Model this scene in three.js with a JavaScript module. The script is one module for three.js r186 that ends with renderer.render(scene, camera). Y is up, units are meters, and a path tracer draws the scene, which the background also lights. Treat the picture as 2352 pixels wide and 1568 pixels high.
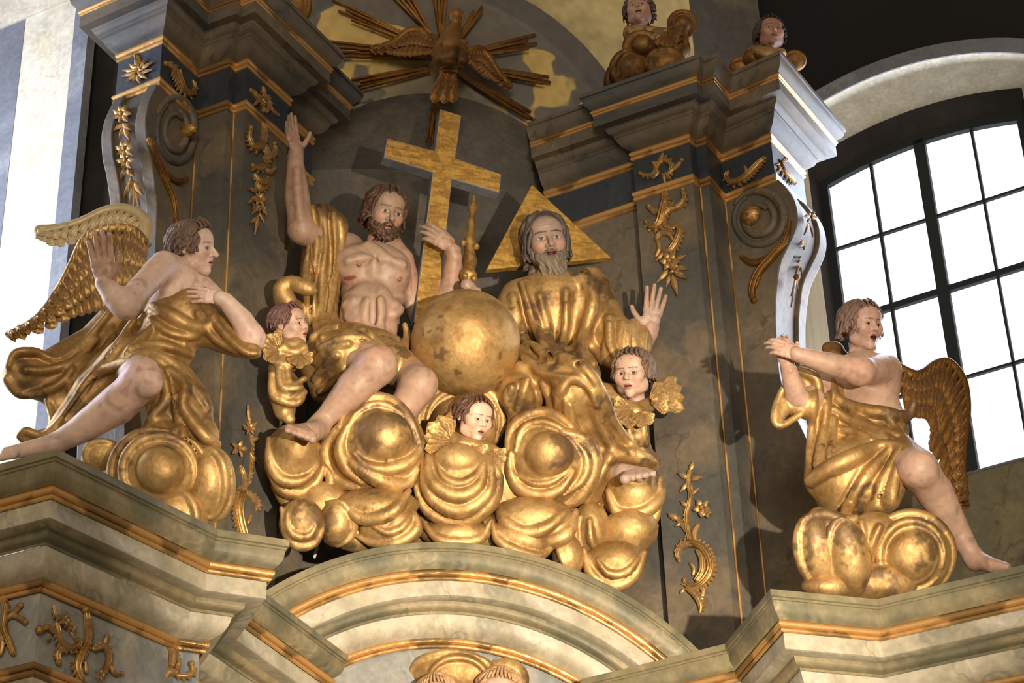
import * as THREE from 'three';
import { mergeGeometries, mergeVertices, toCreasedNormals } from 'three/addons/utils/BufferGeometryUtils.js';
import { RectAreaLightUniformsLib } from 'three/addons/lights/RectAreaLightUniformsLib.js';

// ---------- camera: low in the chancel, looking up at the upper tier of the altar ----------
const scene = new THREE.Scene();
const FOC = 4905, W = 2352, H = 1568, PITCH = 31.5 * Math.PI / 180;
const EYE = new THREE.Vector3(0, 1.6, 0);
const FWD = new THREE.Vector3(0, Math.sin(PITCH), -Math.cos(PITCH));
const R0 = new THREE.Vector3(1, 0, 0), U0 = new THREE.Vector3().crossVectors(R0, FWD);
const CX = R0.clone().multiplyScalar(0.9993).addScaledVector(U0, -0.0375);
const CY = R0.clone().multiplyScalar(0.0375).addScaledVector(U0, 0.9993);
const camera = new THREE.PerspectiveCamera(2 * Math.atan(H / 2 / FOC) * 180 / Math.PI, W / H, 0.1, 60);
camera.position.copy(EYE);
camera.quaternion.setFromRotationMatrix(new THREE.Matrix4().makeBasis(CX, CY, FWD.clone().negate()));
scene.add(camera);

// ---------- light: a floodlight, daylight from the two chancel windows and an added nave fill ----------
scene.background = new THREE.Color(0x8fa4bc);
RectAreaLightUniformsLib.init();
const renderer = new THREE.WebGLRenderer({ antialias: true });
renderer.toneMapping = THREE.LinearToneMapping;
renderer.toneMappingExposure = 1.0;
renderer.shadowMap.enabled = true;
// a warm floodlight stands low on the right of the visitor, aimed at the foot of the group (its fitting is built with the shell)
const FLOOD_AT = new THREE.Vector3(1.7, 2.2, -.2), FLOOD_TO = new THREE.Vector3(.06, 4.66, -6.5);
const flood = new THREE.SpotLight(0xffefd8, 330, 0, 14.6 * Math.PI / 180, 1, 2);
flood.position.copy(FLOOD_AT); flood.target.position.copy(FLOOD_TO);
flood.castShadow = true; flood.shadow.radius = 2; flood.shadow.mapSize.set(2048, 2048); flood.shadow.camera.near = .2; flood.shadow.camera.far = 20;
scene.add(flood, flood.target);
function areaLight(color, power, w, h, from, to) {
  const l = new THREE.RectAreaLight(color, power, w, h);
  l.position.set(...from); l.lookAt(...to); scene.add(l); return l;
}
const LIGHTS = { right: [0xdfe9ff, 13], left: [0xd8e4ff, 17], nave: [0xfff2e2, 13] };  // the nave entry is an added fill
// ---------- helpers ----------
const V = (x, y, z) => new THREE.Vector3(x, y, z);
function rng(seed) { let s = seed >>> 0; return () => { s = (s + 0x6d2b79f5) >>> 0; let t = Math.imul(s ^ (s >>> 15), 1 | s); t = (t + Math.imul(t ^ (t >>> 7), 61 | t)) ^ t; return ((t ^ (t >>> 14)) >>> 0) / 4294967296; }; }
const lerp = (a, b, t) => a + (b - a) * t, clamp = (x, a = 0, b = 1) => Math.min(b, Math.max(a, x));
const sstep = (a, b, x) => { const t = clamp((x - a) / (b - a)); return t * t * (3 - 2 * t); };
const rayOf = (x, y) => FWD.clone().multiplyScalar(FOC).addScaledVector(CX, x - W / 2).addScaledVector(CY, H / 2 - y).divideScalar(FOC);
// a place in the scene from the photograph's survey: the sight line met with a level, or with an upright plane
const atLevel = (x, y, h) => { const d = rayOf(x, y); return EYE.clone().addScaledVector(d, (h - EYE.y) / d.y); };
class Frame {                                     // an upright plane: a point [x, z], a direction angle, dz metres in front of it
  constructor(x, z, deg) { this.o = V(x, 0, z); const a = deg * Math.PI / 180; this.t = V(Math.cos(a), 0, -Math.sin(a)); this.n = V(Math.sin(a), 0, Math.cos(a)); }
  at(px, py, dz = 0) { const d = rayOf(px, py), o = this.o.clone().addScaledVector(this.n, dz); return EYE.clone().addScaledVector(d, o.sub(EYE).dot(this.n) / d.dot(this.n)); }
  static along(a, b) { return new Frame(a[0], a[1], Math.atan2(-(b[1] - a[1]), b[0] - a[0]) * 180 / Math.PI); }
}
const metres = (p, px) => px * p.clone().sub(EYE).dot(FWD) / FOC;   // how long px survey units are at p
const names = new Map();
function numbered(n) { const k = names.get(n) || 0; names.set(n, k + 1); return k ? n + '_' + String(k).padStart(3, '0') : n; }
function tag(o, label, category, group, kind) { if (label) o.userData.label = label; if (category) o.userData.category = category; if (group) o.userData.group = group; if (kind) o.userData.kind = kind; return o; }
function thing(name, pos, label, category, group) { const g = new THREE.Group(); g.name = numbered(name); g.position.copy(pos); scene.add(g); g.updateMatrixWorld(true); return tag(g, label, category, group); }
// geometry is made in world places; a child's geometry is moved into its thing's own frame
function part(parent, name, geo, mat, label) {
  const m = new THREE.Mesh(geo, geo.attributes.color && V_OF.get(mat) || mat); m.name = parent === scene ? numbered(name) : name; m.castShadow = m.receiveShadow = true;
  if (parent !== scene) { let o = V(0, 0, 0), p = parent; while (p && p !== scene) { o.add(p.position); p = p.parent; } geo.translate(-o.x, -o.y, -o.z); }
  if (label) m.userData.label = label;
  parent.add(m); return m;
}
function struct(name, geo, mat) { const m = part(scene, name, geo, mat); m.userData.kind = 'structure'; return m; }

// ---------- periodic noise and textures ----------
function lattice(seed, n) { const r = rng(seed), a = new Float32Array(n * n); for (let i = 0; i < a.length; i++) a[i] = r(); return a; }
const LAT = 128, LATS = [1, 2, 3, 4, 5, 6, 7, 8].map((s) => lattice(s * 7919, LAT));
function noise2(L, x, y, p) {
  const xi = Math.floor(x), yi = Math.floor(y), fx = x - xi, fy = y - yi, u = fx * fx * (3 - 2 * fx), v = fy * fy * (3 - 2 * fy);
  const m = (k) => ((k % p) + p) % p, x0 = m(xi), x1 = m(xi + 1), y0 = m(yi) * LAT, y1 = m(yi + 1) * LAT;
  return (L[y0 + x0] * (1 - u) + L[y0 + x1] * u) * (1 - v) + (L[y1 + x0] * (1 - u) + L[y1 + x1] * u) * v;
}
function fbm(u, v, base, oct, seed = 0, sy = 1) { let a = .5, s = 0, t = 0, p = base; for (let i = 0; i < oct && p <= LAT; i++) { s += a * noise2(LATS[(seed + i) % 8], u * p, v * p * sy, p); t += a; a *= .55; p *= 2; } return s / t; }
function dataTex(n, fn, srgb, rep = 1) {
  const d = new Uint8Array(n * n * 4);
  for (let j = 0; j < n; j++) for (let i = 0; i < n; i++) { const c = fn(i / n, j / n), k = (j * n + i) * 4; d[k] = clamp(c[0]) * 255; d[k + 1] = clamp(c[1]) * 255; d[k + 2] = clamp(c[2]) * 255; d[k + 3] = 255; }
  const t = new THREE.DataTexture(d, n, n); t.wrapS = t.wrapT = THREE.RepeatWrapping; t.magFilter = THREE.LinearFilter; t.minFilter = THREE.LinearMipmapLinearFilter; t.generateMipmaps = true;
  if (srgb) t.colorSpace = THREE.SRGBColorSpace; t.repeat.set(rep, rep); t.needsUpdate = true; return t;
}
const mixc = (a, b, t) => [lerp(a[0], b[0], t), lerp(a[1], b[1], t), lerp(a[2], b[2], t)];
const rgb = (r, g, b) => [r / 255, g / 255, b / 255];
// painted marble: three tones in clouds, dark and pale veins, fine speckle
function marbleTex(A, B, C, vein, pale, seed, n = 512) {
  return dataTex(n, (u, v) => {
    const w = fbm(u, v, 4, 4, seed), q = fbm(u + .3 * w, v + .25 * w, 3, 5, seed + 2), r = fbm(u + .2 * q, v, 5, 5, seed + 4);
    let c = mixc(A, B, sstep(.38, .62, q)); c = mixc(c, C, sstep(.5, .72, r) * .8);
    const d = Math.abs(fbm(u + .15 * w, v + .1 * r, 4, 5, seed + 5) - .5); c = mixc(c, vein, (1 - sstep(0, .02, d)) * .38 * sstep(.4, .6, w));
    const e = Math.abs(fbm(u + .1 * q, v + .2 * w, 5, 4, seed + 1) - .52); c = mixc(c, pale, (1 - sstep(0, .025, e)) * .25 * sstep(.45, .6, r));
    const g = (fbm(u, v, 64, 2, seed + 3) - .5) * .16 + (fbm(u, v, 16, 3, seed + 6) - .5) * .14; return [c[0] * (1 + g), c[1] * (1 + g), c[2] * (1 + g)];
  }, true);
}
const bumpFine = dataTex(512, (u, v) => { const f = fbm(u, v, 8, 5, 1) * .6 + fbm(u, v, 64, 2, 3) * .4; return [f, f, f]; });
const stoneMat = (map, o = {}) => new THREE.MeshStandardMaterial({ map, roughness: .55, bumpMap: bumpFine, bumpScale: .0016, ...o });
const M = {};
M.upper = stoneMat(marbleTex(rgb(98, 88, 74), rgb(76, 74, 68), rgb(112, 97, 76), rgb(48, 45, 41), rgb(138, 130, 116), 0));
M.frieze = stoneMat(marbleTex(rgb(46, 51, 58), rgb(37, 41, 47), rgb(56, 59, 62), rgb(26, 28, 31), rgb(78, 82, 84), 1, 512));
M.lower = stoneMat(marbleTex(rgb(164, 154, 130), rgb(138, 130, 108), rgb(178, 168, 148), rgb(96, 100, 88), rgb(204, 196, 178), 2));
M.green = stoneMat(marbleTex(rgb(126, 114, 84), rgb(92, 88, 66), rgb(142, 126, 94), rgb(60, 72, 64), rgb(184, 176, 144), 3));
M.greyfrieze = stoneMat(marbleTex(rgb(132, 130, 122), rgb(112, 114, 112), rgb(148, 142, 128), rgb(80, 84, 84), rgb(176, 172, 160), 5, 512));
// gold leaf: worn to the red bole and brown ground in ragged patches
const goldWear = (u, v) => { const a = fbm(u, v, 5, 6, 2), b = fbm(u, v, 24, 3, 5); return sstep(.54, .62, a * .75 + b * .25); };
const goldMap = dataTex(1024, (u, v) => { const w = goldWear(u, v), m = fbm(u, v, 12, 5, 4), s = fbm(u, v, 96, 1, 6); let c = mixc(rgb(194, 158, 98), rgb(156, 118, 66), sstep(.35, .65, m)); c = mixc(c, rgb(128, 98, 64), w * .75); const g = (s - .5) * .12; return [c[0] + g, c[1] + g, c[2] + g]; }, true);
const goldRM = dataTex(1024, (u, v) => { const w = goldWear(u, v), m = fbm(u, v, 20, 4, 1); return [1, .40 + .26 * m + .22 * w, .9 - .55 * w]; });
const goldBump = dataTex(512, (u, v) => { const f = fbm(u, v, 6, 6, 7) * .7 + fbm(u, v, 48, 2, 2) * .3; return [f, f, f]; });
M.gold = new THREE.MeshStandardMaterial({ map: goldMap, roughnessMap: goldRM, metalnessMap: goldRM, metalness: 1, roughness: 1, bumpMap: goldBump, bumpScale: .0028 });
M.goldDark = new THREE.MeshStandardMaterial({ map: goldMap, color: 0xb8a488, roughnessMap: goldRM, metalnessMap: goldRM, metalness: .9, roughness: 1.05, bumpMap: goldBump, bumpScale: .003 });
M.flesh = new THREE.MeshStandardMaterial({ vertexColors: true, roughness: .5, bumpMap: goldBump, bumpScale: .0016 });
M.hair = new THREE.MeshStandardMaterial({ vertexColors: true, roughness: .6 });

const strokeMap = dataTex(512, (u, v) => { const s = fbm(u + .3 * v, v, 8, 5, 2, 4), m = sstep(.56, .66, fbm(u, v, 9, 5, 6)), h = fbm(u, v, 64, 1, 3), c = mixc(mixc(rgb(206, 164, 84), rgb(174, 130, 60), sstep(.3, .7, s)), rgb(132, 98, 54), m * .4), k = .92 + .16 * h; return [c[0] * k, c[1] * k, c[2] * k]; }, true, 3);
M.goldPlate = new THREE.MeshStandardMaterial({ map: strokeMap, roughness: .48, metalness: .45, bumpMap: goldBump, bumpScale: .004 });
const fineMap0 = dataTex(256, (u, v) => { const m = sstep(.45, .62, fbm(u, v, 10, 4, 4)), k = .95 - .28 * m; return [k, k * .96, k * .9]; }, true);
M.goldBead = new THREE.MeshStandardMaterial({ map: fineMap0, color: 0xdcb478, roughness: .36, metalness: .62, bumpMap: goldBump, bumpScale: .003 });
// carved gilt surfaces take their worn patches from the solid itself and only fine grain from the map
const fineMap = dataTex(512, (u, v) => { const m = fbm(u, v, 40, 2, 4), k = .86 + .2 * m + .08 * fbm(u, v, 96, 1, 6); return [k, k * .985, k * .96]; }, true);
const fineRM = dataTex(512, (u, v) => { const m = fbm(u, v, 32, 2, 1); return [1, .42 + .28 * m, .68]; });
M.goldV = new THREE.MeshStandardMaterial({ vertexColors: true, map: fineMap, roughnessMap: fineRM, metalnessMap: fineRM, metalness: 1, roughness: 1, bumpMap: goldBump, bumpScale: .0024 });
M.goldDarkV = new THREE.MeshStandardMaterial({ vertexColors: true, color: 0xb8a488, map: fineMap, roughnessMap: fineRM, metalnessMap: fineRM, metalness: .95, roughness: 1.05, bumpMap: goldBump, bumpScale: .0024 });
M.goldWindowLit = new THREE.MeshStandardMaterial({ color: 0xc8b48c, map: fineMap, roughness: .5, metalness: .3, bumpMap: goldBump, bumpScale: .003 });  // lighter gold: cool window light put into the colour of the far wing
const V_OF = new Map([[M.gold, M.goldV], [M.goldDark, M.goldDarkV]]);
// ---------- mouldings ----------
function grid(nu, nv, fn, crease = .5) {          // fn(i, j) -> [x, y, z, u, v]
  const pos = [], uv = [], idx = [];
  for (let i = 0; i <= nu; i++) for (let j = 0; j <= nv; j++) { const p = fn(i, j); pos.push(p[0], p[1], p[2]); uv.push(p[3], p[4]); }
  for (let i = 0; i < nu; i++) for (let j = 0; j < nv; j++) { const a = i * (nv + 1) + j, b = a + nv + 1; idx.push(a, b, b + 1, a, b + 1, a + 1); }
  const g = new THREE.BufferGeometry(); g.setAttribute('position', new THREE.Float32BufferAttribute(pos, 3)); g.setAttribute('uv', new THREE.Float32BufferAttribute(uv, 2)); g.setIndex(idx);
  return toCreasedNormals(g, crease);
}
const cum = (n, d) => { const a = [0]; for (let i = 1; i < n; i++) a.push(a[i - 1] + d(i)); return a; };
// a profile [[out, y], ...] run along a plan line [[x, z], ...] with mitred corners
function sweepPlan(plan, prof, u0 = 0) {
  const n = plan.length, dir = [], nor = [];
  for (let i = 0; i < n - 1; i++) { const dx = plan[i + 1][0] - plan[i][0], dz = plan[i + 1][1] - plan[i][1], l = Math.hypot(dx, dz); dir.push([dx / l, dz / l]); nor.push([-dz / l, dx / l]); }
  const mit = plan.map((_, i) => { const a = nor[Math.max(0, i - 1)], b = nor[Math.min(n - 2, i)], k = 1 + a[0] * b[0] + a[1] * b[1]; return [(a[0] + b[0]) / k, (a[1] + b[1]) / k]; });
  const su = cum(n, (i) => Math.hypot(plan[i][0] - plan[i - 1][0], plan[i][1] - plan[i - 1][1])), sv = cum(prof.length, (j) => Math.hypot(prof[j][0] - prof[j - 1][0], prof[j][1] - prof[j - 1][1]));
  return grid(n - 1, prof.length - 1, (i, j) => [plan[i][0] + mit[i][0] * prof[j][0], prof[j][1], plan[i][1] + mit[i][1] * prof[j][0], u0 + su[i], sv[j]]);
}
// the same along a circular arc in an upright frame: profile [[radius, forward], ...]
function sweepArc(fr, cu, cv, prof, a0, a1, n = 72) {
  const sv = cum(prof.length, (j) => Math.hypot(prof[j][0] - prof[j - 1][0], prof[j][1] - prof[j - 1][1]));
  return grid(n, prof.length - 1, (i, j) => { const a = lerp(a0, a1, i / n), r = prof[j][0], p = fr.o.clone().addScaledVector(fr.t, cu + r * Math.sin(a)).addScaledVector(fr.n, prof[j][1]); return [p.x, cv + r * Math.cos(a), p.z, a * 1.2, sv[j]]; });
}
const arcProf = (x0, y0, x1, y1, bulge, n = 6) => { const o = []; for (let i = 0; i <= n; i++) { const t = i / n, s = Math.sin(Math.PI * t) * bulge, l = Math.hypot(x1 - x0, y1 - y0); o.push([lerp(x0, x1, t) - (y1 - y0) / l * s, lerp(y0, y1, t) + (x1 - x0) / l * s]); } return o; };
const bead = (x, y, r, n = 8) => { const o = [[x, y + r]]; for (let i = 0; i <= n; i++) { const a = Math.PI * (i / n); o.push([x + Math.sin(a) * r, y + Math.cos(a) * r]); } o.push([x, y - r]); return o; };
// a solid upright prism from a plan polygon
function prism(poly, y0, y1) {
  const s = new THREE.Shape(poly.map(([x, z]) => new THREE.Vector2(x, -z))), g = new THREE.ExtrudeGeometry(s, { depth: y1 - y0, bevelEnabled: false });
  g.rotateX(-Math.PI / 2); g.translate(0, y0, 0); return g;
}
// a plate in an upright frame: outline in (u, y) metres, holes, thickness behind the face
function plate(fr, outline, thick, dz = 0, holes = [], bevel = 0) {
  const s = new THREE.Shape(outline.map(([u, y]) => new THREE.Vector2(u, y))); for (const h of holes) s.holes.push(new THREE.Path(h.map(([u, y]) => new THREE.Vector2(u, y))));
  const g = new THREE.ExtrudeGeometry(s, { depth: thick - bevel * 2, bevelEnabled: bevel > 0, bevelSize: bevel, bevelThickness: bevel, bevelSegments: 2, bevelOffset: -bevel, curveSegments: 16 });
  g.translate(0, 0, bevel - thick + dz); const o = fr.o; g.applyMatrix4(new THREE.Matrix4().makeBasis(fr.t, V(0, 1, 0), fr.n).setPosition(o.x, 0, o.z)); return g;
}
const inFrame = (fr, p) => { const d = p.clone().sub(fr.o); return [d.dot(fr.t), p.y]; };
// tube through points with its own radius at each, closed round ends; flat < 1 squashes it along ax
function tube(pts, rad, seg = 8, ax = null, flat = 1) {
  const n = pts.length, pos = [], uv = [], idx = []; let N = null, len = 0;
  for (let i = 0; i < n; i++) {
    const T = pts[Math.min(n - 1, i + 1)].clone().sub(pts[Math.max(0, i - 1)]).normalize();
    if (ax) { N = ax.clone().addScaledVector(T, -ax.dot(T)).normalize(); } else { if (!N) N = Math.abs(T.y) < .9 ? V(0, 1, 0) : V(1, 0, 0); N = N.clone().addScaledVector(T, -N.dot(T)).normalize(); }
    const B = T.clone().cross(N); if (i) len += pts[i].distanceTo(pts[i - 1]);
    for (let j = 0; j <= seg; j++) { const a = j / seg * 2 * Math.PI, p = pts[i].clone().addScaledVector(N, Math.cos(a) * rad[i] * flat).addScaledVector(B, Math.sin(a) * rad[i]); pos.push(p.x, p.y, p.z); uv.push(len, a * rad[i]); }
  }
  for (let i = 0; i < n - 1; i++) for (let j = 0; j < seg; j++) { const a = i * (seg + 1) + j, b = a + seg + 1; idx.push(a, a + 1, b + 1, a, b + 1, b); }
  for (const [e, s] of [[0, 1], [n - 1, 0]]) { const c = pos.length / 3, T = (e ? pts[e].clone().sub(pts[e - 1]) : pts[0].clone().sub(pts[1])).setLength(rad[e] * .7), p = pts[e].clone().add(T); pos.push(p.x, p.y, p.z); uv.push(0, 0); for (let j = 0; j < seg; j++) { const a = e * (seg + 1) + j; s ? idx.push(c, a + 1, a) : idx.push(c, a, a + 1); } }
  const g = new THREE.BufferGeometry(); g.setAttribute('position', new THREE.Float32BufferAttribute(pos, 3)); g.setAttribute('uv', new THREE.Float32BufferAttribute(uv, 2)); g.setIndex(idx); g.computeVertexNormals(); return g;
}
function spline(cs, step) {                       // Catmull-Rom through rows of numbers, about step apart in the first two
  const out = [], n = cs.length, g = (i) => cs[clamp(i, 0, n - 1)];
  for (let i = 0; i < n - 1; i++) { const a = g(i - 1), b = g(i), c = g(i + 1), d = g(i + 2), k = Math.max(1, Math.ceil(Math.hypot(c[0] - b[0], c[1] - b[1]) / step));
    for (let s = 0; s < k; s++) { const t = s / k; out.push(b.map((_, q) => .5 * (2 * b[q] + (c[q] - a[q]) * t + (2 * a[q] - 5 * b[q] + 4 * c[q] - d[q]) * t * t + (3 * b[q] - a[q] - 3 * c[q] + d[q]) * t * t * t))); } }
  out.push(g(n - 1).slice()); return out;
}
// ---------- carving: solids joined with smooth unions on a grid, meshed as one surface ----------
function vnoise(x, y, z) { const L = LATS[0], L2 = LATS[3], f = (a) => Math.floor(a), xi = f(x), yi = f(y), zi = f(z), fx = x - xi, fy = y - yi, fz = z - zi, u = fx * fx * (3 - 2 * fx), v = fy * fy * (3 - 2 * fy), w = fz * fz * (3 - 2 * fz); const h = (i, j, k) => L[((j * 37 + k * 11) & 127) * 128 + ((i + k * 53) & 127)] ; const m = (k) => (h(xi, yi, k) * (1 - u) + h(xi + 1, yi, k) * u) * (1 - v) + (h(xi, yi + 1, k) * (1 - u) + h(xi + 1, yi + 1, k) * u) * v; return m(zi) * (1 - w) + m(zi + 1) * w - .5; }
const VB = [CX, CY, FWD.clone().negate()];        // view-facing axes: right, up, towards the visitor
const vdir = (x, y, z) => V(0, 0, 0).addScaledVector(VB[0], x).addScaledVector(VB[1], y).addScaledVector(VB[2], z);
class Sdf {
  constructor(cell, frame) { this.h = cell; this.f = frame; this.p = []; this.snapTo = 0; }
  prim(fn, b, k, op = 0) { this.p.push({ fn, b, k, op }); return this; }
  at(px, py, dz = 0) { return this.f.at(px, py, dz); }
  chain(pts, rad, k, op = 0) {
    const n = pts.length, x = new Float64Array(n), y = new Float64Array(n), z = new Float64Array(n), r = Float64Array.from(rad), b = [1e9, 1e9, 1e9, -1e9, -1e9, -1e9];
    pts.forEach((p, i) => { x[i] = p.x; y[i] = p.y; z[i] = p.z; [p.x, p.y, p.z].forEach((q, a) => { b[a] = Math.min(b[a], q - r[i]); b[a + 3] = Math.max(b[a + 3], q + r[i]); }); });
    const fn = (X, Y, Z) => {
      let m = 1e9; if (n === 1) return Math.hypot(X - x[0], Y - y[0], Z - z[0]) - r[0];
      for (let i = 0; i < n - 1; i++) { const ax = x[i + 1] - x[i], ay = y[i + 1] - y[i], az = z[i + 1] - z[i], qx = X - x[i], qy = Y - y[i], qz = Z - z[i]; let t = (qx * ax + qy * ay + qz * az) / (ax * ax + ay * ay + az * az + 1e-12); t = t < 0 ? 0 : t > 1 ? 1 : t; const dx = qx - ax * t, dy = qy - ay * t, dz = qz - az * t, d = Math.sqrt(dx * dx + dy * dy + dz * dz) - (r[i] + (r[i + 1] - r[i]) * t); if (d < m) m = d; } return m;
    };
    this.prim(fn, b, k, op); this.p[this.p.length - 1].seg = n > 3 ? { n, x, y, z, r } : null; return this;
  }
  // rows of [px, py, dz, r px]
  limb(k, ...rows) { const pts = rows.map((q) => this.at(q[0], q[1], q[2])); return this.chain(pts, rows.map((q, i) => metres(pts[i], q[3])), k); }
  curve(k, ...rows) { return this.limb(k, ...spline(rows, 9)); }
  ell(c, ax, r, k, op = 0) {
    const [A, B, D] = ax, b = [0, 0, 0, 0, 0, 0]; ['x', 'y', 'z'].forEach((q, i) => { const e = Math.hypot(A[q] * r[0], B[q] * r[1], D[q] * r[2]); b[i] = c[q] - e; b[i + 3] = c[q] + e; });
    const fn = (X, Y, Z) => { const x = X - c.x, y = Y - c.y, z = Z - c.z, a = (x * A.x + y * A.y + z * A.z) / r[0], e = (x * B.x + y * B.y + z * B.z) / r[1], g = (x * D.x + y * D.y + z * D.z) / r[2], k0 = Math.sqrt(a * a + e * e + g * g), k1 = Math.sqrt(a * a / r[0] / r[0] + e * e / r[1] / r[1] + g * g / r[2] / r[2]); return k1 < 1e-9 ? -Math.min(...r) : k0 * (k0 - 1) / k1; };
    return this.prim(fn, b, k, op);
  }
  // view-facing ellipsoid, half sizes in px, turned in the picture plane by deg (anticlockwise)
  blob(k, px, py, dz, rx, ry, rz, deg = 0, op = 0) { const c = this.at(px, py, dz), m = metres(c, 1), a = deg * Math.PI / 180; return this.ell(c, [vdir(Math.cos(a), Math.sin(a), 0), vdir(-Math.sin(a), Math.cos(a), 0), VB[2]], [rx * m, ry * m, rz * m], k, op); }
  eval(x, y, z, upto) {
    let d = 1e3; const P = this.p, n = upto ?? P.length;
    for (let i = 0; i < n; i++) { const q = P[i], b = q.b, m = q.k + .04; if (x < b[0] - m || y < b[1] - m || z < b[2] - m || x > b[3] + m || y > b[4] + m || z > b[5] + m) continue; d = comb(d, q.fn(x, y, z), q.k, q.op); } return d;
  }
  hit(px, py, upto) {                             // where the sight line first meets the carving so far
    const d = rayOf(px, py), c = this.f.at(px, py, 0), L = d.length(); d.normalize(); let t = c.distanceTo(EYE) - .75; const end = t + 1.3; let p = V(0, 0, 0);
    while (t < end) { p.copy(EYE).addScaledVector(d, t); const e = this.eval(p.x, p.y, p.z, upto); if (e < .001) return p; t += Math.min(.03, Math.max(.0015, e * .8)); } return null;
  }
  mark() { this.snapTo = this.p.length; return this; }
  trace(rows, step = 8) {                         // rows [px, py, r px] laid on the surface at the last mark
    const R = spline(rows, step), h = R.map((q) => this.hit(q[0], q[1], this.snapTo)); let last = null;
    const dep = h.map((p) => p && p.clone().sub(EYE).dot(FWD)); for (let i = 0; i < dep.length; i++) { if (dep[i] == null) dep[i] = last; else last = dep[i]; } for (let i = dep.length - 1; i >= 0; i--) { if (dep[i] == null) dep[i] = last; else last = dep[i]; }
    if (dep.some((d) => d == null)) { const b = this.p[0].b, D = V((b[0] + b[3]) / 2, (b[1] + b[4]) / 2, (b[2] + b[5]) / 2).sub(EYE).dot(FWD); dep.fill(D); }
    for (let k = 0; k < 8; k++) for (let i = 1; i < dep.length - 1; i++) dep[i] = (dep[i - 1] + 2 * dep[i] + dep[i + 1]) / 4;
    return R.map((q, i) => { const D = dep[i]; return { d: rayOf(q[0], q[1]), D, r: Math.max(1, q[2]) * D / FOC }; });
  }
  ridge(k, rows, lift = .1, step = 8) { const T = this.trace(rows, step); return this.chain(T.map((t) => EYE.clone().addScaledVector(t.d, t.D - t.r * lift)), T.map((t) => t.r), k); }
  groove(k, rows, lift = .5, step = 8) { const T = this.trace(rows, step); return this.chain(T.map((t) => EYE.clone().addScaledVector(t.d, t.D - t.r * lift)), T.map((t) => t.r), k, 1); }
  splat(q, F, N, lo) {                             // a long chain: nearest piece first, then one union
    const h = this.h, [nx, ny] = N, m = q.k + 2.5 * h, { n, x, y, z, r } = q.seg, c0 = (v, a) => Math.max(0, Math.floor((v - m - lo[a]) / h)), c1 = (v, a) => Math.min(N[a] - 1, Math.ceil((v + m - lo[a]) / h));
    const s = [0, 1, 2].map((a) => c0(q.b[a], a)), e = [0, 1, 2].map((a) => c1(q.b[a + 3], a)), w = e.map((v, a) => v - s[a] + 1), T = new Float32Array(w[0] * w[1] * w[2]).fill(9);
    for (let i = 0; i < n - 1; i++) {
      const R = Math.max(r[i], r[i + 1]), ax = x[i + 1] - x[i], ay = y[i + 1] - y[i], az = z[i + 1] - z[i], L = 1 / (ax * ax + ay * ay + az * az + 1e-12), dr = r[i + 1] - r[i];
      const i0 = c0(Math.min(x[i], x[i + 1]) - R, 0), i1 = c1(Math.max(x[i], x[i + 1]) + R, 0), j0 = c0(Math.min(y[i], y[i + 1]) - R, 1), j1 = c1(Math.max(y[i], y[i + 1]) + R, 1), k0 = c0(Math.min(z[i], z[i + 1]) - R, 2), k1 = c1(Math.max(z[i], z[i + 1]) + R, 2);
      for (let k = k0; k <= k1; k++) for (let j = j0; j <= j1; j++) { let at = ((k - s[2]) * w[1] + j - s[1]) * w[0] + i0 - s[0]; const qy = lo[1] + j * h - y[i], qz = lo[2] + k * h - z[i], f = qy * ay + qz * az; for (let g = i0; g <= i1; g++, at++) { const qx = lo[0] + g * h - x[i]; let t = (qx * ax + f) * L; t = t < 0 ? 0 : t > 1 ? 1 : t; const dx = qx - ax * t, dy = qy - ay * t, dz = qz - az * t, d = Math.sqrt(dx * dx + dy * dy + dz * dz) - r[i] - dr * t; if (d < T[at]) T[at] = d; } }
    }
    let at = 0; for (let k = s[2]; k <= e[2]; k++) for (let j = s[1]; j <= e[1]; j++) for (let i = s[0], g = (k * ny + j) * nx + i; i <= e[0]; i++, g++, at++) if (T[at] < 8) F[g] = comb(F[g], T[at], q.k, q.op);
  }
  geometry(o = {}) {
    const h = this.h, P = this.p, lo = [1e9, 1e9, 1e9], hi = [-1e9, -1e9, -1e9];
    for (const q of P) if (!q.op) for (let a = 0; a < 3; a++) { lo[a] = Math.min(lo[a], q.b[a]); hi[a] = Math.max(hi[a], q.b[a + 3]); }
    for (let a = 0; a < 3; a++) { lo[a] -= 3 * h; hi[a] += 3 * h; } const N = lo.map((l, a) => Math.ceil((hi[a] - l) / h) + 1), [nx, ny, nz] = N, F = new Float32Array(nx * ny * nz).fill(1);
    for (const q of P) {
      if (q.seg) { this.splat(q, F, N, lo); continue; }
      const m = q.k + 2.5 * h, s = [0, 1, 2].map((a) => Math.max(0, Math.floor((q.b[a] - m - lo[a]) / h))), e = [0, 1, 2].map((a) => Math.min(N[a] - 1, Math.ceil((q.b[a + 3] + m - lo[a]) / h)));
      for (let k = s[2]; k <= e[2]; k++) for (let j = s[1]; j <= e[1]; j++) for (let i = s[0], at = (k * ny + j) * nx + i; i <= e[0]; i++, at++) F[at] = comb(F[at], q.fn(lo[0] + i * h, lo[1] + j * h, lo[2] + k * h), q.k, q.op);
    }
    if (o.rough) { const [amp, fr] = o.rough; for (let k = 0; k < nz; k++) for (let j = 0; j < ny; j++) for (let i = 0, at = (k * ny + j) * nx; i < nx; i++, at++) if (Math.abs(F[at]) < 3 * h) { const x = (lo[0] + i * h) * fr, y = (lo[1] + j * h) * fr, z = (lo[2] + k * h) * fr; F[at] += amp * (vnoise(x, y, z) + .5 * vnoise(x * 2.1, y * 2.1, z * 2.1)); } }
    return nets(F, nx, ny, nz, lo, h, o);
  }
}
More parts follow.
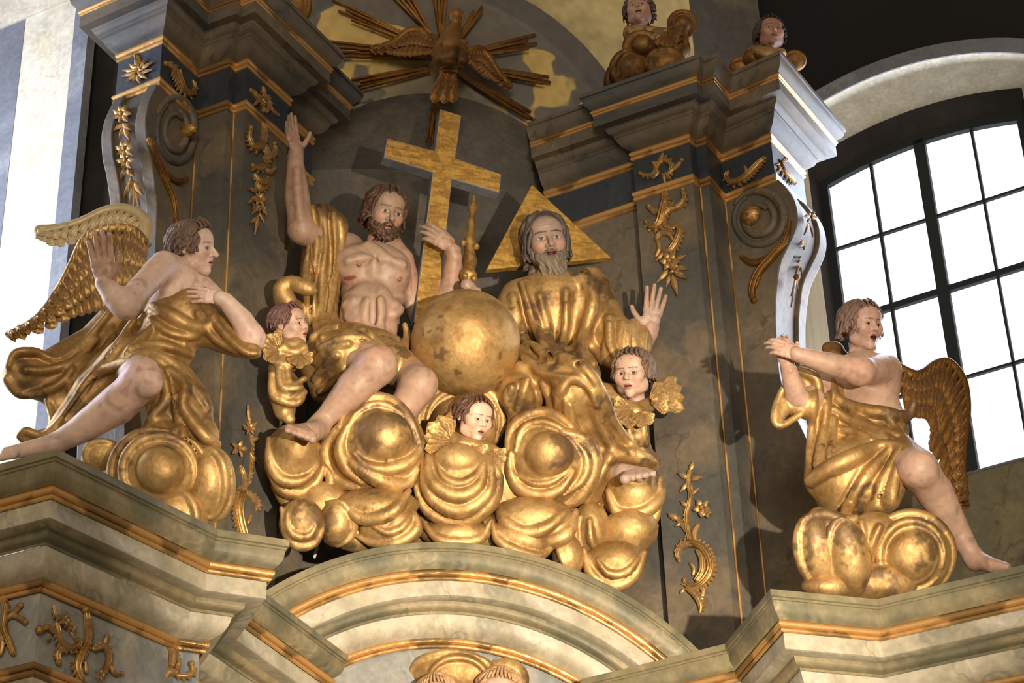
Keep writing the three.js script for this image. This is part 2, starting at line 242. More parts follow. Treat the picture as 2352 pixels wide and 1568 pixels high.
function comb(a, b, k, op) {
  if (op) { b = -b; if (k <= 0) return Math.max(a, b); const g = Math.max(k - Math.abs(a - b), 0) / k; return Math.max(a, b) + g * g * k * .25; }
  if (k <= 0) return Math.min(a, b); const g = Math.max(k - Math.abs(a - b), 0) / k; return Math.min(a, b) - g * g * k * .25;
}
function nets(F, nx, ny, nz, lo, h, o) {
  const sy = nx, sz = nx * ny, id = new Int32Array(nx * ny * nz).fill(-1), vx = [], vn = [], C8 = [0, 1, sy, sy + 1, sz, sz + 1, sz + sy, sz + sy + 1];
  for (let k = 0; k < nz - 1; k++) for (let j = 0; j < ny - 1; j++) for (let i = 0; i < nx - 1; i++) {
    const at = k * sz + j * sy + i; let m = 0; for (let c = 0; c < 8; c++) if (F[at + C8[c]] < 0) m |= 1 << c; if (m === 0 || m === 255) continue;
    let sx = 0, sY = 0, sZ = 0, n = 0;
    for (let a = 0; a < 8; a++) for (let ax = 1; ax < 8; ax <<= 1) { if (a & ax) continue; const b = a | ax; if (((m >> a) & 1) === ((m >> b) & 1)) continue; const fa = F[at + C8[a]], fb = F[at + C8[b]], t = fa / (fa - fb); sx += (a & 1) + (ax === 1 ? t : 0); sY += ((a >> 1) & 1) + (ax === 2 ? t : 0); sZ += (a >> 2) + (ax === 4 ? t : 0); n++; }
    const x = sx / n, y = sY / n, z = sZ / n; id[at] = vx.length / 3; vx.push(lo[0] + (i + x) * h, lo[1] + (j + y) * h, lo[2] + (k + z) * h);
    let gx = 0, gy = 0, gz = 0; for (let c = 0; c < 8; c++) { const X = c & 1, Y = (c >> 1) & 1, Z = c >> 2, f = F[at + C8[c]], wx = X ? x : 1 - x, wy = Y ? y : 1 - y, wz = Z ? z : 1 - z; gx += (X ? f : -f) * wy * wz; gy += (Y ? f : -f) * wx * wz; gz += (Z ? f : -f) * wx * wy; } const l = Math.hypot(gx, gy, gz) || 1; vn.push(gx / l, gy / l, gz / l);
  }
  const nv = vx.length / 3, map = new Int32Array(nv * 3).fill(-1), pos = [], nor = [], uv = [], idx = [], col = [], src = [];
  const put = (v, ax) => { let q = map[v * 3 + ax]; if (q < 0) { q = map[v * 3 + ax] = pos.length / 3; const x = vx[v * 3], y = vx[v * 3 + 1], z = vx[v * 3 + 2]; pos.push(x, y, z); nor.push(vn[v * 3], vn[v * 3 + 1], vn[v * 3 + 2]); uv.push(...(ax === 0 ? [z * 1.9, y * 1.9] : ax === 1 ? [x * 1.9, z * 1.9] : [x * 1.9, y * 1.9])); src.push(v); } return q; };
  const quad = (a, b, c, d, flip) => { if (a < 0 || b < 0 || c < 0 || d < 0) return; let X = 0, Y = 0, Z = 0; for (const v of [a, b, c, d]) { X += vn[v * 3]; Y += vn[v * 3 + 1]; Z += vn[v * 3 + 2]; } X = Math.abs(X); Y = Math.abs(Y); Z = Math.abs(Z); const ax = X > Y && X > Z ? 0 : Y > Z ? 1 : 2, A = put(a, ax), B = put(b, ax), Cc = put(c, ax), D = put(d, ax); flip ? idx.push(A, Cc, B, A, D, Cc) : idx.push(A, B, Cc, A, Cc, D); };
  for (let k = 1; k < nz - 1; k++) for (let j = 1; j < ny - 1; j++) for (let i = 1; i < nx - 1; i++) {
    const at = k * sz + j * sy + i, s = F[at] < 0;
    if (s !== (F[at + 1] < 0)) quad(id[at - sy - sz], id[at - sz], id[at], id[at - sy], !s);
    if (s !== (F[at + sy] < 0)) quad(id[at - 1 - sz], id[at - sz], id[at], id[at - 1], s);
    if (s !== (F[at + sz] < 0)) quad(id[at - 1 - sy], id[at - sy], id[at], id[at - 1], !s);
  }
  const g = new THREE.BufferGeometry(); g.setAttribute('position', new THREE.Float32BufferAttribute(pos, 3)); g.setAttribute('normal', new THREE.Float32BufferAttribute(nor, 3)); g.setAttribute('uv', new THREE.Float32BufferAttribute(uv, 2));
  { const paint = o.color ?? goldColor; for (let v = 0; v < src.length; v++) col.push(...paint(pos[v * 3], pos[v * 3 + 1], pos[v * 3 + 2])); g.setAttribute('color', new THREE.Float32BufferAttribute(col, 3)); }
  g.setIndex(idx); return g;
}
const GOLD = [[.52, .335, .135], [.33, .195, .07], [.17, .105, .055]];
function goldColor(x, y, z) { const m = vnoise(x * 11, y * 11, z * 11) + .5 * vnoise(x * 27, y * 27, z * 27), a = vnoise(x * 6 + 5, y * 6, z * 6) + .55 * vnoise(x * 21, y * 21, z * 21) + .3 * vnoise(x * 70, y * 70, z * 70); return mixc(mixc(GOLD[0], GOLD[1], sstep(-.25, .35, m)), GOLD[2], sstep(.2, .3, a) * .8); }
const lin = (r, g, b) => { const c = new THREE.Color().setRGB(r / 255, g / 255, b / 255, THREE.SRGBColorSpace); return [c.r, c.g, c.b]; };
const SKIN = { pale: lin(214, 184, 160), tan: lin(188, 154, 126), grey: lin(176, 158, 142) };
// painted skin: blotchy, with rubbed grey-brown patches
function skinColor(base, extra) { const worn = lin(120, 98, 80), rose = lin(196, 128, 106); return (x, y, z) => { const a = vnoise(x * 14, y * 14, z * 14) + .5 * vnoise(x * 37, y * 37, z * 37), b = vnoise(x * 6 + 9, y * 6, z * 6), e = vnoise(x * 90, y * 90, z * 90); let c = mixc(base, rose, clamp(b * .5 + .08, 0, .3)); c = mixc(c, worn, sstep(-.1, .5, a) * .36); c = mixc(c, worn, sstep(.22, .34, vnoise(x * 48, y * 48, z * 48) + .4 * b) * .4); const k = 1 + e * .22; c = [c[0] * k, c[1] * k, c[2] * k]; return extra ? extra(x, y, z, c) : c; }; }
function basis(yaw, pitch, roll, face = VB) {     // turned from facing the visitor: yaw to the picture's right, pitch up, roll anticlockwise (degrees)
  const m = new THREE.Matrix4().makeRotationFromEuler(new THREE.Euler(-pitch * Math.PI / 180, yaw * Math.PI / 180, roll * Math.PI / 180, 'ZYX'));
  return new THREE.Matrix4().makeBasis(...face).multiply(m);
}
const local = (fr0) => ({ at: (x, y, z) => V(x, y, z) });
class LSdf extends Sdf {                          // carving in a small frame of its own (unit = head height or hand length)
  constructor(cell) { super(cell, null); this.ax = [V(1, 0, 0), V(0, 1, 0), V(0, 0, 1)]; }
  b(k, x, y, z, r) { return this.chain([V(x, y, z)], [r], k); }
  e(k, x, y, z, rx, ry, rz, op = 0, tilt = 0) { const a = tilt * Math.PI / 180; return this.ell(V(x, y, z), [V(Math.cos(a), Math.sin(a), 0), V(-Math.sin(a), Math.cos(a), 0), V(0, 0, 1)], [rx, ry, rz], k, op); }
  c(k, rows, op = 0) { return this.chain(rows.map((q) => V(q[0], q[1], q[2])), rows.map((q) => q[3]), k, op); }
}
// a carved, painted head. o: frame, px, py (middle of the face), dz, size (px, chin to crown), yaw, pitch, roll, child, open (mouth), skin, hair, curls, beard
function makeHead(o) {
  const s = new LSdf(o.cell ?? .0125), ch = o.child ? 1 : 0, w = ch ? 1.1 : 1;
  s.e(0, 0, .13, -.09, .335 * w, .36, .41).e(.12, 0, -.1, .07, .265 * w, .36, .27);
  for (const q of [-1, 1]) s.b(.1, q * .165 * w, -.08, .2, .1 + ch * .03).b(.1, q * .18 * w, -.26, .03, .11 + ch * .02);
  s.b(.1, 0, -.4, .235, .08 + ch * .01).e(.08, 0, .2, .2, .24 * w, .17, .12);
  s.c(.04, [[-.2, .085, .22, .03], [-.12, .105, .29, .034], [-.03, .085, .315, .028]]).c(.04, [[.2, .085, .22, .03], [.12, .105, .29, .034], [.03, .085, .315, .028]]);
  for (const q of [-1, 1]) s.e(.05, q * .13, .015, .4, .085, .058, .1, 1);
  for (const q of [-1, 1]) s.b(.006, q * .13, .012, .232, .078).c(.012, [[q * .055, .004, .305, .010], [q * .1, .05, .308, .013], [q * .15, .05, .294, .013], [q * .205, .006, .25, .010]]).c(.012, [[q * .06, -.004, .3, .009], [q * .115, -.036, .298, .011], [q * .16, -.034, .285, .011], [q * .205, 0, .25, .009]]);
  const nl = ch ? -.085 : -.11;
  s.c(.035, [[0, .09, .305, .038], [0, 0, .355 - ch * .01, .036], [0, nl, .425 - ch * .04, .05]]).b(.03, -.052, nl - .015, .345, .034).b(.03, .052, nl - .015, .345, .034);
  for (const q of [-1, 1]) s.c(.012, [[q * .025, nl - .05, .39, .014], [q * .045, nl - .045, .36, .012]], 1);
  s.e(.06, 0, -.235, .255, .12, .075, .085);
  const op = o.open ?? 0;
  s.c(.014, [[-.095, -.245, .285, .012], [-.045, -.222, .332, .021], [0, -.23, .345, .018], [.045, -.222, .332, .021], [.095, -.245, .285, .012]]);
  s.c(.014, [[-.085, -.256, .285, .012], [-.04, -.283 - op * .04, .322, .024], [.04, -.283 - op * .04, .322, .024], [.085, -.256, .285, .012]]);
  s.c(.008, [[-.085, -.25, .31, .008], [0, -.252, .36, .01 + op * .03], [.085, -.25, .31, .008]], 1);
  for (const q of [-1, 1]) s.e(.02, q * .335 * w, -.01, -.06, .035, .095, .07, 0, q * -8).e(.02, q * .375 * w, -.01, -.045, .02, .06, .04, 1);
  if (o.neck !== 0) s.c(.08, [[0, -.22, -.1, .2 - ch * .03], [0, -.62, -.14, .19 - ch * .02], [0, -.8, -.18, .24]]);
  if (o.wrinkle) for (let i = 0; i < 3; i++) s.c(.012, [[-.16, .2 + i * .055, .3 - i * .02, .010], [0, .215 + i * .055, .335 - i * .025, .012], [.16, .2 + i * .055, .3 - i * .02, .010]]);
  const skin = o.skin, iris = lin(58, 44, 34), white = lin(176, 164, 148), lip = lin(...(o.lip ?? [158, 96, 80])), blush = lin(204, 126, 104), brow = lin(...(o.browc ?? [92, 66, 50])), mouth = lin(60, 26, 22), shift = o.px * .13;
  const sc = skinColor(skin);
  const color = (x, y, z) => {
    let c = sc(x * .28 + shift, y * .28, z * .28); const ax = Math.abs(x);
    c = mixc(c, blush, .38 * Math.exp(-((ax - .17) ** 2 / .006 + (y + .1) ** 2 / .007)) * (z > .1 ? 1 : 0));
    if (z > .14) {
      const ex = (ax - .13) / .07, ey = (y - .006) / .027; if (ex * ex + ey * ey < 1) { c = white; const d = Math.hypot(ax - .13 - (x > 0 ? 1 : -1) * (o.gaze ?? 0) * .02, y - .012) ; if (d < .033) c = d < .014 ? lin(20, 14, 12) : iris; } else if (ex * ex + ey * ey * .8 < 1.5) c = mixc(c, brow, .55);
      const by = .115 - 1.3 * (ax - .12) ** 2; if (ax > .04 && ax < .22 && Math.abs(y - by) < .015) c = mixc(c, brow, .8);
      if (ax < .1 && z > .27) { const ly = (y + .252) / (.045 + op * .035); if (ly * ly + (ax / .085) ** 2 < 1) c = Math.abs(y + .252) < .008 + op * .026 && ax < .075 ? mouth : lip; }
    } return c;
  };
  const skinG = s.geometry({ color });
  const bm = basis(o.yaw ?? 0, o.pitch ?? 0, o.roll ?? 0), c = o.frame.at(o.px, o.py, o.dz), S = metres(c, o.size), mat = bm.clone().setPosition(c).multiply(new THREE.Matrix4().makeScale(S, S, S));
  skinG.applyMatrix4(mat); { const u = skinG.attributes.uv; for (let i = 0; i < u.count * 2; i++) u.array[i] *= S; }
  const out = { skin: skinG, mat, S, c };
  if (o.curls) {
    const hs = new LSdf(.0165), R = rng(o.seed ?? 7), cap = o.cap ?? 1, top = o.hairTop ?? .3;   // shell over the crown and back, then locks
    hs.e(0, 0, .14, -.12, .37 * w, .38, .43); hs.e(.03, 0, top - .42, .42, .3 * w, .42, .42, 1); hs.e(.03, 0, -.38, .2, .6, .25, .42, 1);
    const locks = Math.round(o.curls * 2.3), hang = o.hang ?? .35, fat = o.fat ?? 1;
    for (let i = 0; i < locks; i++) {
      const th = lerp(-2.25, 2.25, (i + .5) / locks) + (R() - .5) * .2, ph = [.15, .65, 1.0, 1.3][i % 4] + R() * .15, a0 = Math.PI + th, amp = .028 + R() * .03, n = 18, rows = [], tw = 6 + R() * 5, p0 = R() * 6;
      const front = Math.abs(th) > 1.5, len = (front ? hang : hang + .08) * (.75 + .4 * R()), thick = (.8 + .5 * R()) * fat;
      for (let j = 0; j <= n; j++) { const t = j / n, e = ph - t * (ph + len), lat = Math.cos(Math.min(Math.abs(e), 1.45)), rr = e > 0 ? lat : 1, y = .14 + (e > 0 ? .37 * Math.sin(e) : e * .78), sw = amp * (.3 + 1.3 * t), ca = Math.cos(p0 + t * tw) * sw, sa = Math.sin(p0 + t * tw) * sw * .7;
        rows.push([Math.sin(a0) * (.37 * w * rr + sa) + ca * Math.cos(a0), y, -.1 + Math.cos(a0) * (.42 * rr + sa) - ca * Math.sin(a0), lerp(.04, .024, t) * thick]); }
      hs.c(.010, rows);
    }
    // short locks swept over the brow
    for (let i = 0; i < (o.fringe ?? 6); i++) { const a = lerp(-1.05, 1.05, (i + .5) / (o.fringe ?? 6)), x = Math.sin(a) * .3 * w, z = .02 + Math.cos(a) * .25, y = top + .02 + (1 - Math.abs(a)) * .1; hs.c(.01, [[x * .7, y + .12, z - .18, .022], [x * .92, y + .07, z - .06, .028], [x * 1.08, y - .0, z + .0, .026], [x * 1.22, y - .05, z - .04, .018]]); }
    for (const q of o.locks ?? []) hs.c(.012, q);
    const hc = lin(...(o.hair ?? [96, 72, 54])), hd = mixc(hc, lin(40, 28, 22), .5);
    const hg = hs.geometry({ color: (x, y, z) => { const n = vnoise(x * 22, y * 9, z * 22) + .5 * vnoise(x * 50, y * 50, z * 50); return mixc(hc, hd, clamp(.4 + n * 1.1)); } }); hg.applyMatrix4(mat); out.hair = hg;
  }
  if (o.beard) {
    const bs = new LSdf(.0145), R = rng((o.seed ?? 7) + 50), L = o.beard, hc = lin(...(o.beardc ?? o.hair ?? [96, 72, 54])), hd = mixc(hc, lin(36, 26, 20), .55);
    bs.e(0, 0, -.36, .17, .2, .13, .15); bs.c(.05, [[-.27, -.06, .05, .05], [-.25, -.24, .1, .075], [-.12, -.38, .2, .09]]); bs.c(.05, [[.27, -.06, .05, .05], [.25, -.24, .1, .075], [.12, -.38, .2, .09]]);
    for (const q of [-1, 1]) bs.c(.012, [[q * .02, -.18, .375, .016], [q * .07, -.2, .355, .022], [q * .12, -.25, .31, .02], [q * .13, -.32, .28, .016]]);
    const n = Math.round(14 + L * 26);
    for (let i = 0; i < n; i++) { const t = (i + .5) / n * 2 - 1, x0 = t * .22, z0 = .2 + .12 * (1 - t * t), y0 = -.34 + .12 * Math.abs(t), ll = L * (.6 + .5 * R()) * (1 - .35 * Math.abs(t)), rows = [], ph = R() * 6; for (let j = 0; j <= 12; j++) { const u = j / 12; rows.push([x0 * (1 - .1 * u) + (t < 0 ? -.05 : .05) * u * u + (.02 + .05 * u) * Math.sin(ph + u * 8), y0 - ll * u, z0 - .03 * u + .03 * R() * .3 + (.02 + .04 * u) * Math.cos(ph + u * 8), lerp(.034, .018, u)]); } bs.c(.01, rows); }
    const bg = bs.geometry({ color: (x, y, z) => mixc(hc, hd, clamp(.4 + vnoise(x * 26, y * 9, z * 26) * 1.2)) }); bg.applyMatrix4(mat); out.beard = bg;
  }
  return out;
}
// a carved hand. dir: where the fingers point, palm: where the palm faces (view-facing [right, up, towards]); thumb +1/-1: side
function makeHand(o) {
  const s = new LSdf(.0125), q = o.side ?? 1, curl = o.curl ?? [.15, .15, .15, .15], spread = o.spread ?? .1;
  s.e(0, 0, .24, 0, .205, .27, .085).c(.06, [[-.13, .38, .0, .075], [.14, .4, 0, .08]]).c(.08, [[0, -.12, 0, .125], [0, .08, 0, .12]]).e(.06, .13 * q, .17, .045, .09, .14, .07);
  const bx = [-.165, -.055, .055, .165], by = [.42, .47, .485, .46], L = [[.17, .11, .1], [.21, .14, .115], [.23, .15, .12], [.2, .14, .11]];
  for (let i = 0; i < 4; i++) { const f = q > 0 ? i : i, c = curl[i]; let x = bx[i] * q, y = by[i], z = 0, a = 0, sp = (bx[i] / .165) * spread * q; const rows = [[x, y - .06, z, .062], [x, y, z, .058]]; for (let j = 0; j < 3; j++) { a += c * (j ? 1.15 : .85); x += Math.sin(sp) * L[i][j] * Math.cos(a); y += Math.cos(sp) * Math.cos(a) * L[i][j]; z += Math.sin(a) * L[i][j]; rows.push([x, y, z, .055 - j * .006]); } s.c(.022, rows); }
  const th = o.thumb ?? .5; { let x = .14 * q, y = .1, z = .03; const rows = [[x, y, z, .085]], d = V(q * Math.sin(.5 + th * .5), Math.cos(.5 + th * .5), .35 + (o.thumbIn ?? 0)).normalize(); x += d.x * .2; y += d.y * .2; z += d.z * .2; rows.push([x, y, z, .068]); x += d.x * .16 - q * .02; y += d.y * .16 + .03; z += d.z * .16; rows.push([x, y, z, .06]); x += d.x * .11 - q * .03; y += d.y * .11 + .04; z += d.z * .12; rows.push([x, y, z, .05]); s.c(.035, rows); }
  const g = s.geometry({ color: (x, y, z) => skinColor(o.skin)(x * .2 + o.px * .1, y * .2, z * .2) });
  const Y = vdir(...o.dir).normalize(), Zp = vdir(...o.palm), Z = Zp.addScaledVector(Y, -Zp.dot(Y)).normalize(), X = Y.clone().cross(Z), c = o.frame.at(o.px, o.py, o.dz), S = metres(c, o.size);
  { const u = g.attributes.uv; for (let i = 0; i < u.count * 2; i++) u.array[i] *= S; } g.applyMatrix4(new THREE.Matrix4().makeBasis(X, Y, Z).setPosition(c).multiply(new THREE.Matrix4().makeScale(S, S, S))); return g;
}
const join = (...gs) => mergeGeometries(gs.map((g) => { for (const n of Object.keys(g.attributes)) if (!['position', 'normal', 'uv', 'color'].includes(n)) g.deleteAttribute(n); return g; }));
// ---------- the altar's masonry ----------
const HB = 6.6, H0 = 4.35, PROJ = .155;
const NF = Frame.along([-.774, -6.871], [.308, -7.238]);            // the wall plane of the middle recess
const AF = new Frame(-.2, -6.45, 19);                               // the plane of the arched pediment's top edge
const xz = (p) => [p.x, p.z];
const D_END = [-.838, -6.614], D_IN = [-.896, -6.645];
const planL = [[-1.30, -6.62], [-1.447, -6.313], [-1.269, -6.215], [-1.163, -6.426], [-1.038, -6.367], [-1.018, -6.40], [-.969, -6.371], D_END, D_IN, [-.774, -6.871], [-.93, -6.98]];
const planR = [[.16, -7.31], [.308, -7.238], [.548, -7.113], [.523, -7.063], [.745, -6.952], [.775, -6.995], [.812, -6.971], [.884, -7.102], [1.077, -6.968], [1.232, -7.228], [1.02, -7.34]];
const shaftL = [[-1.20, -6.83], [-1.345, -6.524], [-1.163, -6.426], [-1.038, -6.367], [-1.018, -6.40], [-.969, -6.371], D_END, D_IN, [-.774, -6.871], [-.93, -6.98]];
const shaftR = [[.16, -7.31], [.308, -7.238], [.548, -7.113], [.523, -7.063], [.745, -6.952], [.775, -6.995], [.812, -6.971], [.884, -7.102], [1.01, -7.30], [1.16, -7.55]];
const beadPair = (y, r) => [...bead(0, y, r), ...bead(0, y - r * 1.75, r * .75)];
const corniceProf = [[[0, 6.815], ...arcProf(.004, 6.818, .052, 6.866, -.010), [.056, 6.868], [.056, 6.878], ...arcProf(.058, 6.88, .08, 6.902, -.005, 4)], [[.08, 6.902], [.084, 6.908], [.116, 6.910], [.116, 6.966]], [[.118, 6.99], ...arcProf(.120, 6.992, .150, 7.044, -.008), [.156, 7.046], [.156, 7.064], [-.1, 7.066]]];
function pier(label, plan, shaft, strips) {
  const g = thing('altar_pier', V(shaft[3][0], 0, shaft[3][1]), label, 'pier');
  part(g, 'shaft', sweepPlan(shaft, [[0, 3.2], [0, HB - .02]]), M.upper);
  part(g, 'frieze', sweepPlan(plan, [[.002, HB - .03], [.002, 6.81]], 3), M.frieze);
  part(g, 'gilded_bead', sweepPlan(plan, beadPair(HB, .013)), M.goldBead);
  part(g, 'gilded_bead', sweepPlan(plan, beadPair(6.80, .013), 1), M.goldBead);
  part(g, 'bed_moulding', sweepPlan(plan, corniceProf[0], .4), M.upper);
  part(g, 'corona', sweepPlan(plan, corniceProf[1], 1.1), M.upper);
  part(g, 'gilded_bead', sweepPlan(plan, [[.116, 6.992], ...bead(.116, 6.982, .009), ...bead(.114, 6.968, .006)], 2), M.goldBead);
  part(g, 'crown_moulding', sweepPlan(plan, corniceProf[2], 2.2), M.upper);
  for (const s of strips) part(g, 'gilded_strip', tube([V(s[0], 3.3, s[1]), V(s[0], HB - .03, s[1])], [.0045, .0045], 8), M.goldBead);
  const lid = prism(plan, 6.90, 7.06); part(g, 'core', lid, M.upper);
  return g;
}
pier('left grey marbled altar pier with dark frieze, bluish lit stepped cornice and gilt beads', planL, shaftL, [[-1.016, -6.398], [-1.160, -6.422]]);
pier('right grey marbled altar pier with dark frieze beside the tall lattice window', planR, shaftR, [[.777, -6.99], [.884, -7.095]]);

// lower entablatures that carry the angels
const lowL = [[0, 1065], [130, 1030], [500, 1215], [665, 1240]].map((p) => xz(atLevel(p[0], p[1], H0)));
lowL[0] = [lowL[1][0] + (lowL[0][0] - lowL[1][0]) * 5, lowL[1][1] + (lowL[0][1] - lowL[1][1]) * 5];
lowL.push([-.794, -5.843], [-.565, -6.384], [-.75, -6.50]);
const lowR = [[1333, 1560], [1480, 1524], [1665, 1478], [1769, 1352], [2014, 1376], [2352, 1297]].map((p) => xz(atLevel(p[0], p[1], H0)));
lowR.unshift([lowR[0][0] - .05, lowR[0][1] - .5]); lowR.push([1.98, -5.66], [2.3, -6.2]);
const ent = (y, f) => { // the profile bands below a top edge at height 0: [material, points]
  return [
    ['crown_moulding', 'green', [[-.3, .001], [-.001, .001], [0, 0], [0, -.021], [-.006, -.023], [-.006, -.030], ...arcProf(-.010, -.031, -.036, -.082, .009)]],
    ['gilded_bead', 'goldBead', [[-.036, -.082], ...bead(-.042, -.094, .011), ...bead(-.046, -.112, .007)]],
    ['fascia', 'lower', [[-.050, -.118], [-.050, -.178], [-.056, -.181], [-.098, -.178]]],
    ['bed_moulding', 'green', [[-.098, -.178], ...arcProf(-.098, -.180, -.118, -.206, .008, 5), [-.124, -.208], [-.124, -.218]]],
    ['cove', 'lower', [[-.126, -.218], ...arcProf(-.128, -.219, -.186, -.288, .016, 8)]],
    ['gilded_bead', 'goldBead', [[-.186, -.288], ...bead(-.188, -.300, .012), ...bead(-.192, -.320, .008)]],
    ['frieze', 'greyfrieze', [[-.20, -.305], [-.20, -.56]]],
    ['gilded_bead', 'goldBead', [[-.20, -.555], ...bead(-.192, -.572, .012), ...bead(-.194, -.594, .010)]],
    ['architrave', 'lower', [[-.198, -.585], [-.198, -1.0]]]].map(([n, m, p]) => [n, m, p.map(([x, b]) => [x, b < -.118 ? -.118 + (b + .118) * .87 : b])]);
};
function entablature(label, plan, pos) {
  const g = thing('lower_entablature', V(...pos), label, 'entablature'); let u = 0;
  for (const [n, m, pr] of ent()) part(g, n, sweepPlan(plan, pr.map(([a, b]) => [a, H0 + b]), u += .37), M[m]);
return g;
}
entablature('left projecting marbled entablature under the angel with raised palm, gilt beads along it', lowL, [-1.2, 3.35, -5.3]);
entablature('right projecting marbled entablature under the angel with clasped hands', lowR, [1.0, 3.35, -6.3]);

// arched pediment in the middle
{
  const g = thing('arched_pediment', AF.o.clone().setY(3.627), 'pale green and cream marbled segmental pediment below the gilded cloud bank', 'pediment');
  const cu = .062, cv = 3.627, r = 1.145; let k = 0;
  for (const [n, m, pr] of ent().slice(0, 6)) part(g, n, sweepArc(AF, cu, cv, pr.map(([a, b]) => [r + b, a]), -1.02, 1.02, 96), M[m]);
  const out = []; for (let i = 0; i <= 40; i++) { const a = lerp(-1.0, 1.0, i / 40); out.push([cu + (r - .25) * Math.sin(a), cv + (r - .25) * Math.cos(a)]); }
  part(g, 'tympanum', plate(AF, out, .06, -.205), M.greyfrieze);
}
// the recess behind the figures: wall with an arched opening, soffit, back
const RC = [.56, 6.95];
const wallMap = (() => { const n = 1024; // painted wall: ragged ochre over grey inside a grey ring, cracked cream outside
  return dataTex(n, (u, v) => {
    const X = -1.2 + u * 4, Y = 6.0 + v * 4, d = Math.hypot(X - RC[0], Y - RC[1]), f = fbm(u, v, 8, 6, 1), h = fbm(u, v, 40, 2, 4), st = fbm(u, v, 6, 4, 6);
    const grey = mixc(rgb(120, 112, 98), rgb(96, 90, 82), st), cream = mixc(rgb(196, 176, 122), rgb(160, 142, 100), sstep(.35, .7, fbm(u, v, 10, 5, 3))), ochre = mixc(rgb(206, 178, 106), rgb(184, 156, 92), h);
    const wob = d + (f - .5) * .02; let c;
    if (wob < .745) { const ang = fbm(u, v, 10, 6, 2) * .8 + h * .2, ring = sstep(.18, .42, d) ; c = mixc(grey, ochre, sstep(.475, .50, ang) * ring * (wob < .735 ? 1 : 0)); }
    else if (wob < .868) c = mixc(rgb(84, 80, 76), rgb(98, 92, 84), st);
    else c = cream;
    const cr = Math.abs(fbm(u, v, 5, 6, 5) - .5); c = mixc(c, rgb(52, 46, 40), (1 - sstep(.001, .006, cr)) * .75 * sstep(.45, .6, fbm(u, v, 5, 3, 0)));
    const g = (fbm(u, v, 128, 1, 2) - .5) * .12; return [c[0] * (1 + g), c[1] * (1 + g), c[2] * (1 + g)];
  }, true);
})();
M.paintedWall = new THREE.MeshStandardMaterial({ map: wallMap, roughness: .85, bumpMap: bumpFine, bumpScale: .003 });
wallMap.wrapS = wallMap.wrapT = THREE.ClampToEdgeWrapping;
M.greyWall = new THREE.MeshStandardMaterial({ map: marbleTex(rgb(92, 85, 76), rgb(78, 73, 66), rgb(102, 93, 80), rgb(56, 53, 48), rgb(110, 102, 92), 4, 512), roughness: .85, bumpMap: bumpFine, bumpScale: .002 });
M.cream = new THREE.MeshStandardMaterial({ map: marbleTex(rgb(208, 200, 178), rgb(202, 194, 172), rgb(202, 190, 160), rgb(172, 162, 138), rgb(214, 208, 192), 6, 512), roughness: .85, bumpMap: bumpFine, bumpScale: .0025 });
M.greyPaint = new THREE.MeshStandardMaterial({ map: marbleTex(rgb(124, 126, 130), rgb(108, 110, 116), rgb(134, 134, 136), rgb(88, 90, 96), rgb(156, 158, 162), 7, 512), roughness: .8, bumpMap: bumpFine, bumpScale: .002 });
M.ochre = new THREE.MeshStandardMaterial({ map: marbleTex(rgb(120, 112, 86), rgb(92, 88, 76), rgb(134, 124, 92), rgb(70, 66, 58), rgb(150, 142, 116), 1, 512), roughness: .9, bumpMap: bumpFine, bumpScale: .003 });  // wall under the window, its lack of light put into the colour
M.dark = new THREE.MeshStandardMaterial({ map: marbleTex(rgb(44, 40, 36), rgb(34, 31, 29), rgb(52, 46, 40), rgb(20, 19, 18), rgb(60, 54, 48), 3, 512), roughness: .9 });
M.unlitWall = new THREE.MeshStandardMaterial({ color: 0x0b0a09, roughness: .95 });  // shade of the unlit upper wall put into a near-black colour
M.plaster = new THREE.MeshStandardMaterial({ color: 0xb8ae98, roughness: .9 });
{
  const arc = (u0, y0, u1, y1, rise, n = 24) => { const o = []; for (let i = 0; i <= n; i++) { const t = i / n; o.push([lerp(u0, u1, t), lerp(y0, y1, t) + rise * 4 * t * (1 - t)]); } return o; };
  const front = arc(-.03, 6.80, 1.165, 6.86, .31), back = arc(.02, 6.80, 1.05, 6.88, .05);
  const hole = [[-.03, 3.9], ...front, [1.165, 3.9]];
  const w = plate(NF, [[-.42, 3.2], [1.72, 3.2], [1.72, 9.4], [-.42, 9.4]], .05, 0, [hole]);
  const uv = w.attributes.uv, ps = w.attributes.position; for (let i = 0; i < uv.count; i++) { const q = inFrame(NF, V(ps.getX(i), ps.getY(i), ps.getZ(i))); uv.setXY(i, (q[0] + 1.2) / 4, (q[1] - 6.0) / 4); }
  struct('wall_back', w, M.paintedWall);
  struct('trim_11', plate(NF, [[1.72, 6.9], [2.08, 6.9], [2.08, 9.4], [1.72, 9.4]], .05, -.03), M.greyWall);
  const f3 = (q, dz) => { const p = NF.o.clone().addScaledVector(NF.t, q[0]).addScaledVector(NF.n, dz); return [p.x, q[1], p.z]; };
  const fl = [[-.03, 3.9], ...front, [1.165, 3.9]], bl = [[.02, 3.9], ...back, [1.05, 3.9]];
  struct('trim_1', grid(fl.length - 1, 12, (i, j) => { const t = j / 12, a = f3(fl[i], 0), b = f3(bl[i], -.22), s = Math.sin(Math.PI * t) * .03 * (fl[i][1] > 4 ? 1 : 0); return [lerp(a[0], b[0], t), lerp(a[1], b[1], t) + s, lerp(a[2], b[2], t), i * .05, t * .45]; }, .9), M.greyWall);
  struct('trim_2', plate(NF, [[-.3, 3.2], [1.5, 3.2], [1.5, 7.6], [-.3, 7.6]], .05, -.22), M.greyWall);
}
